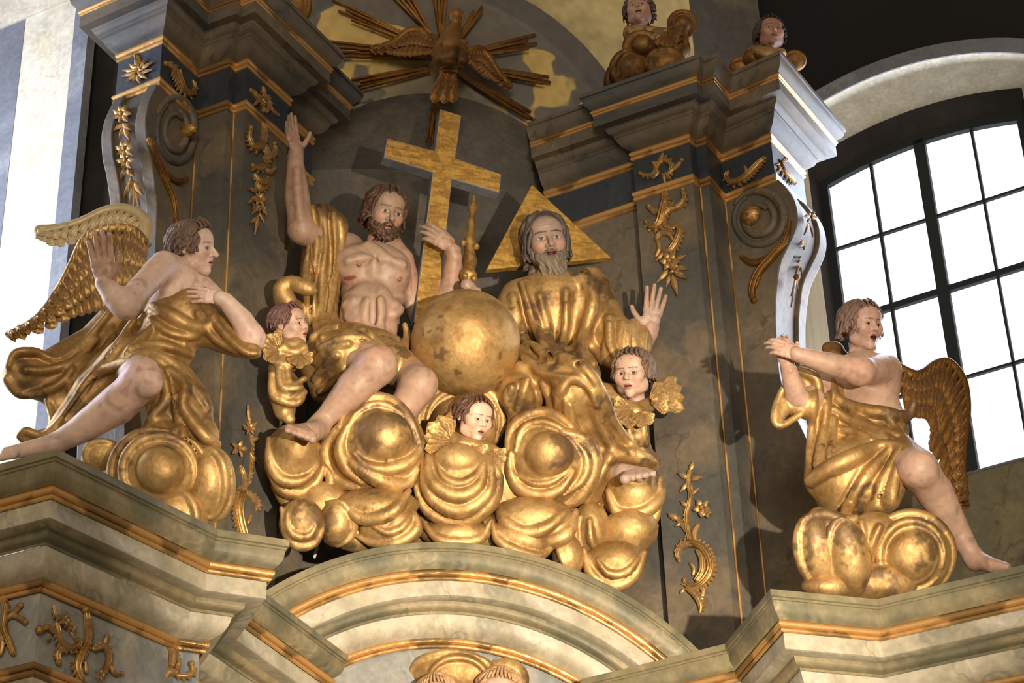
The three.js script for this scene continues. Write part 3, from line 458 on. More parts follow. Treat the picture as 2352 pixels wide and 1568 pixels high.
// canted wall on the right with the lattice window in a splayed arched reveal
const WF = new Frame(1.75, -7.75, -29);
const arcTop = (u0, u1, ys, rise, n = 28) => { const o = [], c = (u1 - u0) / 2, R = (c * c + rise * rise) / (2 * rise); for (let i = 0; i <= n; i++) { const u = lerp(u0, u1, i / n), x = u - (u0 + u1) / 2; o.push([u, ys + Math.sqrt(Math.max(0, R * R - x * x)) - (R - rise)]); } return o; };
{
  const at3 = (q, dz) => { const p = WF.o.clone().addScaledVector(WF.t, q[0]).addScaledVector(WF.n, dz); return [p.x, q[1], p.z]; };
  const ring = (u0, u1, ys, rise, sill) => [[u0, sill], ...arcTop(u0, u1, ys, rise), [u1, sill], [u0, sill]];
  const rG = ring(-.36, .60, 7.18, .075, 5.33), rC = ring(-.385, .625, 7.30, .085, 5.36), rO = ring(-.56, .80, 7.19, .205, 5.405), rW = ring(-.60, .84, 7.25, .215, 5.395);
  const loft = (a, da, b, db) => grid(a.length - 1, 6, (i, j) => { const t = j / 6, p = at3(a[i], da), q = at3(b[i], db); return [lerp(p[0], q[0], t), lerp(p[1], q[1], t), lerp(p[2], q[2], t), i * .06, t * .35]; }, .6);
  struct('trim_3', loft(rG, -.02, rC, .10), M.dark);                // dark inner arch round the frame
  struct('trim_4', loft(rC, .10, rO, .40), M.cream);                // cream reveal
  struct('trim_5', plate(WF, rW, .02, .408, [rO.slice(0, -1)]), M.greyPaint); // grey painted band round the opening
  struct('trim_10', plate(WF, [[-1.0, 0], [2.6, 0], [2.6, 5.395], [-1.0, 5.395]], .12, .405), M.ochre);
  struct('wall_right', plate(WF, [[-1.0, 5.39], [2.6, 5.39], [2.6, 9.4], [-1.0, 9.4]], .12, .40, [rW.slice(0, -1)]), M.unlitWall);
  const g = new THREE.Group(); g.name = 'window_1'; g.userData.kind = 'structure'; g.position.set(...at3([.115, 5.62], 0)); scene.add(g);
  M.iron = new THREE.MeshStandardMaterial({ color: 0x1d2226, roughness: .6, metalness: .3 });
  const bar = (u0, y0, u1, y1, dep = .03) => plate(WF, [[u0, y0], [u1, y0], [u1, y1], [u0, y1]], dep, dep / 2, [], .003);
  const us = [[-.33, -.127], [-.113, .09], [.142, .348], [.360, .56]], ys = [[5.31, 6.039], [6.051, 6.468], [6.498, 6.855], [6.867, 7.30]];
  part(g, 'window_frame', plate(WF, [[-.40, 5.27], ...arcTop(-.40, .64, 7.24, .09), [.64, 5.27]], .05, .025, [[[-.33, 5.31], ...arcTop(-.33, .56, 7.198, .058), [.56, 5.31]]]), M.iron);
  part(g, 'mullion', bar(.09, 5.3, .142, 7.28, .05), M.iron);
  part(g, 'muntin', bar(-.127, 5.3, -.113, 7.27), M.iron); part(g, 'muntin', bar(.348, 5.3, .360, 7.27), M.iron);
  part(g, 'transom', bar(-.36, 6.468, .6, 6.498, .04), M.iron); part(g, 'muntin', bar(-.36, 6.039, .6, 6.051), M.iron); part(g, 'muntin', bar(-.36, 6.855, .6, 6.867), M.iron);
  M.pane = new THREE.MeshStandardMaterial({ color: 0xe8ecf2, roughness: .6, emissive: 0xf2f6ff, emissiveIntensity: 1.5 });
  for (const u of us) for (const y of ys) part(g, 'pane', plate(WF, [[u[0] - .004, y[0] - .004], [u[1] + .004, y[0] - .004], [u[1] + .004, y[1] + .004], [u[0] - .004, y[1] + .004]], .005, -.004), M.pane);
  const c = at3([.115, 6.45], .34), to = at3([.115, 6.45], 3); areaLight(...LIGHTS.right, .88, 1.5, c, to);
}
// the wall beside the left pier: cream window jamb between grey painted edges, dark wall behind the pier
const LF = Frame.along([-2.6, -7.52], [-1.72, -7.07]);
{
  const p0 = LF.at(172, 57), p1 = LF.at(202, 90), u0 = inFrame(LF, p0)[0], u1 = inFrame(LF, p1)[0], uA = inFrame(LF, LF.at(57, 65))[0], uB = inFrame(LF, LF.at(440, 200))[0], top = inFrame(LF, LF.at(132, 14))[1];
  struct('wall_left', plate(LF, [[uA, 2], [u0, 2], [u0, top], [uA, top]], .05, 0), M.cream);
  struct('trim_6', plate(LF, [[u0, 2], [u1, 2], [u1, top + .4], [u0, top + .4]], .05, .004), M.greyPaint);
  struct('trim_7', plate(LF, [[uA - .9, 2], [uA, 2], [uA, top], [uA - .9, top]], .05, .002), M.greyPaint);
  struct('trim_8', plate(LF, [[uA - .9, top], [u0, top], [u0, top + .5], [uA - .9, top + .5]], .05, .012), M.cream);
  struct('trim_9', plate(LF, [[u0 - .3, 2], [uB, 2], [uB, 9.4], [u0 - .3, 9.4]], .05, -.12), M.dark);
}
// shell of the chancel and nave, the left window, an added fill window, the floodlight
{
  const box = (x0, y0, z0, x1, y1, z1) => { const b = new THREE.BoxGeometry(x1 - x0, y1 - y0, z1 - z0); b.translate((x0 + x1) / 2, (y0 + y1) / 2, (z0 + z1) / 2); return b; };
  struct('floor', box(-6, -.2, -9.5, 7, 0, 9.2), M.plaster); struct('ceiling', box(-6, 9.4, -9.5, 7, 9.6, 9.2), M.plaster);
  struct('wall_west', box(-6, 0, 9, 7, 9.4, 9.2), M.plaster); struct('wall_north', box(-6.2, 0, -9.5, -6, 9.4, 9.2), M.plaster); struct('wall_south', box(7, 0, -9.5, 7.2, 9.4, 9.2), M.plaster); struct('wall_east', box(-6, 0, -9.7, 7, 9.4, -9.5), M.dark);
  M.paneDim = new THREE.MeshStandardMaterial({ color: 0xe8ecf2, roughness: .6, emissive: 0xf2f6ff, emissiveIntensity: .8 });
  const w3 = new THREE.Group(); w3.name = 'added_window_3'; w3.userData.kind = 'structure'; w3.position.set(.5, 5, 8.96); scene.add(w3); part(w3, 'pane', box(-1.5, 2.6, 8.95, 2.5, 7.4, 8.97), M.paneDim);  // added glowing window that houses the frontal fill
  areaLight(...LIGHTS.nave, 4, 4.8, [.5, 5, 8.9], [.5, 5, 0]);
  const w2 = new THREE.Group(); w2.name = 'window_2'; w2.userData.kind = 'structure'; w2.position.set(-3.44, 6.2, -6.3); scene.add(w2); part(w2, 'pane', box(-3.46, 5.0, -6.9, -3.43, 7.4, -5.7), M.paneDim);
  areaLight(...LIGHTS.left, 1.2, 2.4, [-3.4, 6.2, -6.3], [-1.2, 6.15, -6.15]);
  const g = thing('floodlight', FLOOD_AT.clone().setY(0), 'floodlight on a tripod stand low in the nave', 'lamp'), dir = FLOOD_TO.clone().sub(FLOOD_AT).normalize(), q = new THREE.Quaternion().setFromUnitVectors(V(0, 0, 1), dir);
  M.black = new THREE.MeshStandardMaterial({ color: 0x1c1c1e, roughness: .6 }); M.bulb = new THREE.MeshStandardMaterial({ color: 0xfff2da, emissive: 0xffe6bc, emissiveIntensity: 4 });
  const can = new THREE.CylinderGeometry(.07, .05, .12, 24, 1, true); can.rotateX(Math.PI / 2); can.applyQuaternion(q); can.translate(FLOOD_AT.x - dir.x * .08, FLOOD_AT.y - dir.y * .08, FLOOD_AT.z - dir.z * .08); part(g, 'housing', can, M.black);
  const disc = new THREE.CircleGeometry(.05, 24); disc.applyQuaternion(q); disc.translate(FLOOD_AT.x - dir.x * .1, FLOOD_AT.y - dir.y * .1, FLOOD_AT.z - dir.z * .1); part(g, 'lens', disc, M.bulb);
  part(g, 'pole', tube([V(FLOOD_AT.x, .25, FLOOD_AT.z + .1), V(FLOOD_AT.x, FLOOD_AT.y - .08, FLOOD_AT.z + .1)], [.018, .014], 10), M.black);
  for (let i = 0; i < 3; i++) { const t = i * 2.094; part(g, 'leg', tube([V(FLOOD_AT.x, .8, FLOOD_AT.z + .1), V(FLOOD_AT.x + Math.cos(t) * .5, .012, FLOOD_AT.z + .1 + Math.sin(t) * .5)], [.012, .01], 8), M.black); }
}
// ---------- the gilded cloud bank ----------
const SF = new Frame(-.2, -6.72, 19);
const ROUGH = [.0022, 26];
const ringRows = (cx, cy, rx, ry, a0, a1, r0, r1, deg = 0, grow = 0) => { const o = [], n = 14, d = deg * Math.PI / 180; for (let i = 0; i <= n; i++) { const t = i / n, a = lerp(a0, a1, t) * Math.PI / 180, k = 1 + grow * t, x = Math.cos(a) * rx * k, y = -Math.sin(a) * ry * k; o.push([cx + x * Math.cos(d) + y * Math.sin(d), cy - x * Math.sin(d) + y * Math.cos(d), lerp(r0, r1, t) * (.12 + .88 * Math.pow(Math.sin(Math.PI * clamp(t * .96 + .02)), .7))]); } return o; };
function puff(g, frame, q, mat = M.gold, label) {
  const s = new Sdf(q.cell ?? .0066, frame), [x, y, z, rx, ry, rz, deg = 0] = q.body; s.blob(0, x, y, z, rx, ry, rz, deg);
  for (const b of q.more ?? []) s.blob(.03, ...b);
  for (let i = 1; i <= (q.layers ?? 0); i++) s.blob(.004, x + (i % 2 ? 6 : -5), y - ry * .16 * i, z + rz * .0021 * i * .42, rx * (1 - .17 * i), ry * (1 - .22 * i), rz * (.92 - .1 * i), deg + (i % 2 ? 9 : -8));
  s.mark();
  for (const r of q.rings ?? []) s.ridge(.007, ringRows(...r), q.lift ?? .1); for (const r of q.ridges ?? []) s.ridge(.007, r, q.lift ?? .1); for (const r of q.grooves ?? []) s.groove(.012, r, .2);
  for (const p of s.p) if (p.b[3] - p.b[0] > 1 || p.b[5] - p.b[2] > 1) console.log('PUFFBIG', JSON.stringify(q.body), p.b.map((v) => v.toFixed(2)).join(' '), s.p.indexOf(p));
  for (const b of q.core ?? []) s.blob(.006, ...b); for (const c of q.cuts ?? []) s.blob(.02, ...c, 1);
  return part(g, 'cloud_puff', s.geometry({ rough: ROUGH }), mat, label);
}
const cup = (cx, cy, rx, ry, deg = 0, n = 3, r = 10) => Array.from({ length: n }, (_, i) => ringRows(cx + (i % 2 ? 4 : -3), cy - ry * .10 * i, rx * (.90 - .21 * i), ry * (.86 - .25 * i), 178 + i * 9 - (i % 2) * 14, 352 - i * 7 + (i % 2) * 12, r * 1.55, r * 1.3, deg + (i % 2 ? 7 : -5)));
{
  const g = thing('cloud_bank', SF.at(1060, 1150), 'swirling gilded wooden clouds piled above the arched pediment', 'clouds');
  const k = .4294, X = (x) => 590 + k * x, Y = (y) => 800 + k * y;   // survey of the bank: [x, y, half width] rows of every lip, drawn on a detail sheet
  const C = ([x, y, dz, rx, ry, rz, deg = 0], lips = [], core = []) => puff(g, SF, { body: [X(x), Y(y), dz, rx * k, ry * k, rz * k, deg], lift: .12, ridges: lips.map((l) => { const r = l[0], n = l.length - 1; return l.slice(1).map((p, i) => [X(p[0]), Y(p[1]), k * r * (.3 + .9 * Math.sin(Math.PI * (i + .25) / (n - .5)))]); }), core: core.map(([cx, cy, cz, a, d, e]) => [X(cx), Y(cy), cz, a * k, d * k, e * k]) });
  C([195, 590, .10, 158, 190, 140], [[30, [60, 480], [70, 600], [110, 680], [180, 715], [270, 690], [330, 620]], [32, [60, 640], [120, 740], [200, 775], [300, 740], [355, 640]], [34, [90, 740], [160, 815], [230, 820], [300, 770]], [28, [360, 620], [395, 700], [370, 790], [290, 850], [210, 850]]], [[205, 540, .15, 122, 130, 100]]);
  C([240, 935, .12, 122, 132, 104], [[20, [160, 880], [165, 950], [205, 1000], [280, 1000], [320, 940]], [24, [130, 850], [155, 980], [215, 1055], [310, 1040], [360, 940]]]);
  C([428, 935, .10, 94, 132, 96, -8], [[22, [380, 820], [460, 830], [515, 920], [500, 1010], [430, 1060]]]);
  C([640, 545, .16, 268, 280, 190], [[28, [440, 420], [490, 310], [620, 262], [750, 300], [840, 420], [880, 530]], [18, [470, 450], [540, 340], [650, 296], [760, 340], [830, 430]], [36, [430, 420], [370, 520], [380, 640], [450, 720], [540, 745]], [30, [480, 420], [445, 530], [480, 640], [560, 720]], [40, [480, 590], [560, 650], [640, 695], [720, 725], [800, 720], [860, 650]], [30, [520, 560], [580, 622], [680, 645], [790, 622], [860, 560], [882, 480]], [42, [395, 700], [520, 800], [650, 812], [760, 762], [835, 690]], [16, [700, 600], [760, 612], [830, 580]]], [[682, 480, .255, 150, 142, 110]]);
  C([640, 840, .14, 225, 100, 140], [[36, [430, 820], [540, 900], [640, 908], [740, 862], [815, 760]]]);
  C([715, 955, .13, 175, 118, 120], [[28, [528, 1000], [640, 1045], [760, 1035], [855, 960], [832, 860]], [18, [620, 950], [700, 985], [780, 952], [822, 890]]]);
  puff(g, SF, { body: [1058, 965, .06, 104, 98, 42], rings: [[1058, 968, 96, 92, -30, 210, 16, 16], [1060, 972, 80, 78, -10, 190, 8, 8]], cuts: [[1066, 985, .15, 74, 78, 46]] });
  C([1075, 735, .19, 245, 222, 160], [[36, [915, 560], [925, 690], [1000, 765], [1100, 785], [1190, 725], [1215, 610]], [20, [960, 610], [1000, 690], [1080, 722], [1160, 690], [1200, 625]], [38, [890, 600], [915, 765], [1020, 855], [1130, 855], [1240, 765], [1255, 630]], [36, [848, 740], [900, 855], [1020, 925], [1140, 915], [1240, 825], [1295, 700], [1265, 620]], [24, [900, 890], [1000, 958], [1120, 945], [1205, 885]]], [[1072, 600, .27, 128, 96, 90]]);
  C([1060, 985, .13, 192, 82, 120], [[28, [878, 910], [960, 1010], [1080, 1036], [1200, 1012], [1250, 920]]]);
  C([1558, 610, .16, 252, 262, 185], [[30, [1340, 570], [1360, 430], [1460, 352], [1580, 352], [1680, 420], [1725, 475]], [20, [1380, 550], [1420, 435], [1510, 392], [1610, 420], [1675, 475]], [42, [1640, 450], [1740, 482], [1800, 585], [1770, 722], [1700, 812], [1600, 862]], [24, [1690, 480], [1762, 585], [1740, 702], [1640, 785]], [38, [1320, 560], [1308, 665], [1360, 765], [1450, 835], [1570, 866]], [36, [1358, 560], [1358, 665], [1420, 755], [1520, 785], [1620, 752], [1695, 655]], [16, [1400, 682], [1480, 722], [1580, 712], [1685, 640]]], [[1562, 566, .255, 130, 122, 96]]);
  C([1475, 905, .13, 225, 118, 140], [[38, [1285, 840], [1330, 932], [1440, 985], [1560, 952], [1650, 870]]]);
  C([1590, 960, .14, 110, 76, 100, 24], [[40, [1455, 1005], [1560, 1032], [1660, 985], [1705, 870]]]);
  C([1405, 1020, .11, 180, 104, 116, -14], [[28, [1258, 920], [1290, 1022], [1400, 1085], [1520, 1105], [1585, 1055]]]);
  C([1662, 1112, .10, 86, 124, 96, 6], [[16, [1602, 1020], [1620, 1100], [1645, 1170]]]);
  C([2005, 770, .12, 158, 170, 140], [[36, [1875, 760], [1930, 872], [2050, 884], [2150, 800], [2158, 690]], [34, [1825, 820], [1880, 952], [2000, 975], [2110, 922], [2155, 830]], [34, [1845, 990], [1920, 1082], [2040, 1062], [2135, 950]]], [[2008, 700, .17, 118, 96, 100]]);
  C([1990, 980, .10, 160, 130, 120, 14]);
  C([1905, 1150, .10, 172, 122, 116, 10], [[34, [1748, 1070], [1790, 1205], [1900, 1265], [2010, 1222], [2075, 1090]], [22, [1820, 1130], [1880, 1202], [1980, 1192], [2062, 1085]]]);
  C([1785, 975, .08, 108, 156, 100], [[24, [1722, 900], [1700, 1000], [1740, 1085]], [22, [1780, 920], [1790, 1030], [1842, 1082]]]);
  C([950, 700, .06, 140, 280, 90]); C([1310, 800, .06, 120, 260, 90]); C([420, 680, .04, 140, 260, 90]); C([1740, 760, .05, 140, 240, 90]); C([880, 960, .05, 140, 110, 90]); C([1260, 990, .05, 140, 110, 90]); C([350, 850, .05, 160, 140, 90]); C([540, 1000, .05, 140, 90, 80]);
}
// ---------- globe, cross, sceptre, triangle ----------
{
  const s = new Sdf(.006, SF); s.blob(0, 1069, 790, .20, 126, 104 * 1.22, 126); const g = thing('globe', SF.at(1069, 790, .2), 'large round gilded globe with worn dusty crown between the two seated figures', 'globe');
  part(g, 'ball', s.geometry({ rough: [.0015, 14] }), M.gold);
  const poly = [[1011, 250], [1060, 265], [1046, 363], [1152, 400], [1147, 442], [1038, 411], [1004, 735], [950, 740], [994, 396], [881, 361], [889, 317], [999, 346]].map((p) => inFrame(SF, SF.at(p[0], p[1], -.02)));
  const c = thing('cross', SF.at(1000, 380, -.02), 'tilted gilded wooden cross held upright by the bare-chested figure', 'cross'); part(c, 'beams', plate(SF, poly, .05, -.02, [], .003), [M.goldPlate, M.greyPaint]);
  const tri = [[1222, 423], [1404, 591], [1117, 619]].map((p) => inFrame(SF, SF.at(p[0], p[1], -.10)));
  const t = thing('triangular_halo', SF.at(1250, 540, -.10), 'gilded triangle halo standing behind the long-bearded head', 'halo'); part(t, 'plate', plate(SF, tri, .03, -.10, [], .004), M.goldPlate);
  const sc = thing('sceptre', SF.at(1076, 645, .08), 'slim gilded sceptre with rings held upright on top of the globe', 'sceptre');
  const rows = [[1089, 449, 1.5], [1088, 462, 5], [1087, 468, 4], [1086, 474, 10], [1085, 482, 11], [1084, 487, 6], [1083, 510, 9], [1080, 545, 11], [1079, 552, 15], [1079, 562, 15], [1078, 568, 11], [1079, 600, 17], [1078, 622, 13], [1076, 629, 20], [1076, 638, 20], [1075, 642, 13], [1074, 668, 10]];
  const P = rows.map((q) => SF.at(q[0], q[1], .06)); part(sc, 'shaft', tube(P, rows.map((q, i) => metres(P[i], q[2])), 20), M.gold);
  for (const [x, y] of [[1064, 558], [1094, 566], [1068, 634], [1088, 640]]) { const p = SF.at(x, y, .08), b = new THREE.SphereGeometry(.013, 12, 8); b.translate(p.x, p.y, p.z); part(sc, 'knob', b, M.gold); }
}
// ---------- the bare-chested seated figure ----------
{
  const g = thing('person', SF.at(860, 850), 'painted wooden figure seated bare-chested in gold drapery, one arm raised, holding the cross', 'person');
  const s = new Sdf(.006, SF);
  s.blob(0, 856, 640, -.03, 76, 88, 62).blob(.06, 848, 735, .0, 70, 88, 56).blob(.05, 835, 815, 0, 85, 60, 70);
  s.blob(.05, 812, 605, .03, 48, 40, 40).blob(.05, 900, 618, .03, 44, 40, 40);                       // chest
  s.limb(.04, [888, 560, -.07, 34], [872, 515, -.04, 30]);
  s.limb(.05, [800, 572, -.06, 38], [765, 560, -.02, 36], [694, 530, .06, 30]); s.limb(.03, [692, 525, .06, 29], [682, 450, .09, 29], [679, 372, .12, 19], [680, 345, .13, 18]);
  s.limb(.05, [918, 600, -.07, 34], [934, 650, -.08, 30], [968, 735, -.10, 27], [990, 742, -.08, 26]); s.limb(.03, [990, 742, -.08, 26], [1034, 665, -.03, 25], [1044, 590, .06, 18], [1038, 574, .07, 17]);
  s.limb(.05, [780, 815, .05, 60], [868, 838, .33, 43]); s.limb(.03, [868, 838, .33, 42], [815, 890, .27, 43], [752, 955, .2, 26], [722, 985, .18, 25]);
  s.limb(.05, [890, 830, .05, 55], [962, 882, .28, 40]); s.limb(.03, [964, 884, .28, 38], [925, 940, .22, 38], [860, 1020, .15, 26]);
  s.blob(.04, 866, 842, .345, 24, 26, 16);
  s.curve(.025, [735, 985, .2, 22], [715, 992, .24, 24], [690, 990, .27, 18]); for (let i = 0; i < 5; i++) s.limb(.008, [698 - i * 8 + i * i * .2, 988 + i * 1 - 3, .29, 10], [690 - i * 5 + 26 - i * 8, 1000 - i * 4.5, .325, i ? 9 : 12], [689 - i * 5 + 28 - i * 9, 1008 - i * 5, .33, i ? 8 : 11]);
  s.mark();
  for (const r of [[[800, 600, 7], [830, 592, 8], [870, 596, 6]], [[905, 600, 6], [925, 607, 7]], [[790, 680, 10], [812, 690, 9]], [[795, 702, 9], [815, 715, 8]], [[925, 690, 8], [908, 700, 8]], [[920, 712, 8], [906, 722, 7]], [[800, 728, 8], [818, 738, 8]], [[846, 690, 9], [840, 720, 11], [844, 756, 9]], [[872, 690, 9], [874, 720, 11], [870, 756, 9]], [[690, 500, 6], [684, 440, 7], [682, 390, 5]], [[848, 560, 6], [870, 575, 6], [888, 590, 5]]]) s.ridge(.03, r, .62);
  for (const r of [[[860, 600, 5], [858, 660, 6], [857, 740, 5]], [[855, 768, 7], [857, 774, 6]], [[770, 785, 5], [830, 795, 6], [900, 790, 5]]]) s.groove(.03, r, .4);
  s.mark(); for (const p of [[824, 607], [917, 640]]) s.ridge(.004, [[p[0], p[1], 5], [p[0] + 1, p[1] + 1, 5]], .3);
  const skin = lin(160, 132, 110), w0 = SF.at(804, 638, .1), wound = lin(120, 40, 40);
  const body = s.geometry({ rough: [.0014, 34], color: skinColor(skin, (x, y, z, c) => { const d = rayPx(x, y, z); const e = ((d[0] - 804) / 16) ** 2 + ((d[1] - 638 + (d[0] - 804) * .1) / 5) ** 2; if (e < 1) c = mixc(c, wound, .8); for (const p of [[824, 607], [917, 640]]) if (Math.hypot(d[0] - p[0], d[1] - p[1]) < 6) c = mixc(c, lin(140, 86, 70), .7); return c; }) });
  const head = makeHead({ frame: SF, px: 886, py: 490, dz: .03, size: 126, yaw: 22, pitch: 4, roll: -14, skin: lin(156, 128, 106), hair: [88, 62, 46], curls: 26, hang: .42, beard: .24, open: .3, fringe: 4, seed: 3, gaze: .3 });
  const h1 = makeHand({ frame: SF, px: 681, py: 352, dz: .13, size: 92, dir: [-.22, 1, .05], palm: [.8, .1, .6], side: 1, curl: [.12, .1, .06, .04], thumb: .9, skin });
  const h2 = makeHand({ frame: SF, px: 1038, py: 568, dz: .075, size: 96, dir: [-.8, .58, .08], palm: [-.2, -.3, -.93], side: -1, curl: [.42, .36, .32, .34], spread: .05, thumb: .2, thumbIn: .3, skin });
  part(g, 'body', join(body, head.skin, h1, h2), M.flesh); part(g, 'hair', head.hair, M.hair); part(g, 'beard', head.beard, M.hair);
  const r = new Sdf(.006, SF);
  r.curve(.03, [742, 500, .0, 34], [738, 580, -.01, 44], [728, 660, -.04, 42], [735, 750, -.04, 46]).limb(.03, [715, 505, .05, 30], [760, 520, .02, 36]).limb(.03, [770, 520, .0, 28], [765, 600, -.02, 26], [750, 700, -.03, 24]);
  r.blob(.05, 800, 800, .02, 92, 62, 70).blob(.04, 890, 815, .02, 50, 50, 60).limb(.05, [752, 822, .08, 62], [805, 812, .20, 58]).limb(.04, [862, 812, .10, 56], [912, 842, .20, 46]).blob(.04, 850, 808, .10, 56, 46, 50).limb(.04, [735, 850, .04, 40], [740, 895, .03, 28]).limb(.04, [790, 880, .12, 32], [745, 900, .06, 22]);
  r.curve(.03, [660, 690, .08, 20], [648, 665, .1, 22], [668, 650, .12, 18], [700, 660, .14, 18], [722, 668, .14, 8]).limb(.03, [650, 690, .06, 20], [690, 720, .0, 25], [725, 720, -.02, 28]);
  r.mark();
  for (const q of [[[700, 490, 9], [712, 560, 9], [700, 640, 8], [712, 740, 7]], [[718, 478, 10], [728, 560, 9], [718, 650, 8], [726, 770, 8]], [[742, 474, 9], [748, 560, 8], [738, 660, 8], [740, 775, 7]], [[765, 492, 9], [768, 570, 9], [756, 660, 8], [750, 760, 6]], [[780, 510, 10], [784, 550, 11], [774, 610, 9], [764, 680, 7], [752, 740, 5]]]) r.ridge(.012, q, .35);
  for (const q of [[[718, 775, 9], [770, 752, 11], [830, 760, 12], [880, 800, 10], [908, 850, 8]], [[735, 800, 8], [790, 775, 9], [845, 782, 9], [890, 830, 7]], [[722, 830, 9], [760, 800, 9], [800, 790, 8]], [[722, 870, 8], [750, 835, 9], [775, 815, 8]], [[735, 900, 8], [765, 880, 8], [790, 850, 8]], [[915, 850, 8], [925, 810, 10], [935, 770, 9], [930, 745, 6]], [[880, 830, 7], [905, 800, 8], [925, 790, 7]]]) r.ridge(.012, q, .35);
  for (const q of [[[708, 500, 4], [718, 600, 5], [712, 720, 4]], [[755, 500, 4], [760, 600, 5], [746, 720, 4]], [[732, 790, 4], [800, 765, 5], [870, 810, 4]]]) r.groove(.01, q, .5);
  part(g, 'drapery', r.geometry({ rough: [.0016, 30] }), M.gold);
}
function rayPx(x, y, z) { const p = V(x, y, z).sub(EYE), d = p.dot(FWD); return [W / 2 + FOC * p.dot(CX) / d, H / 2 - FOC * p.dot(CY) / d]; }
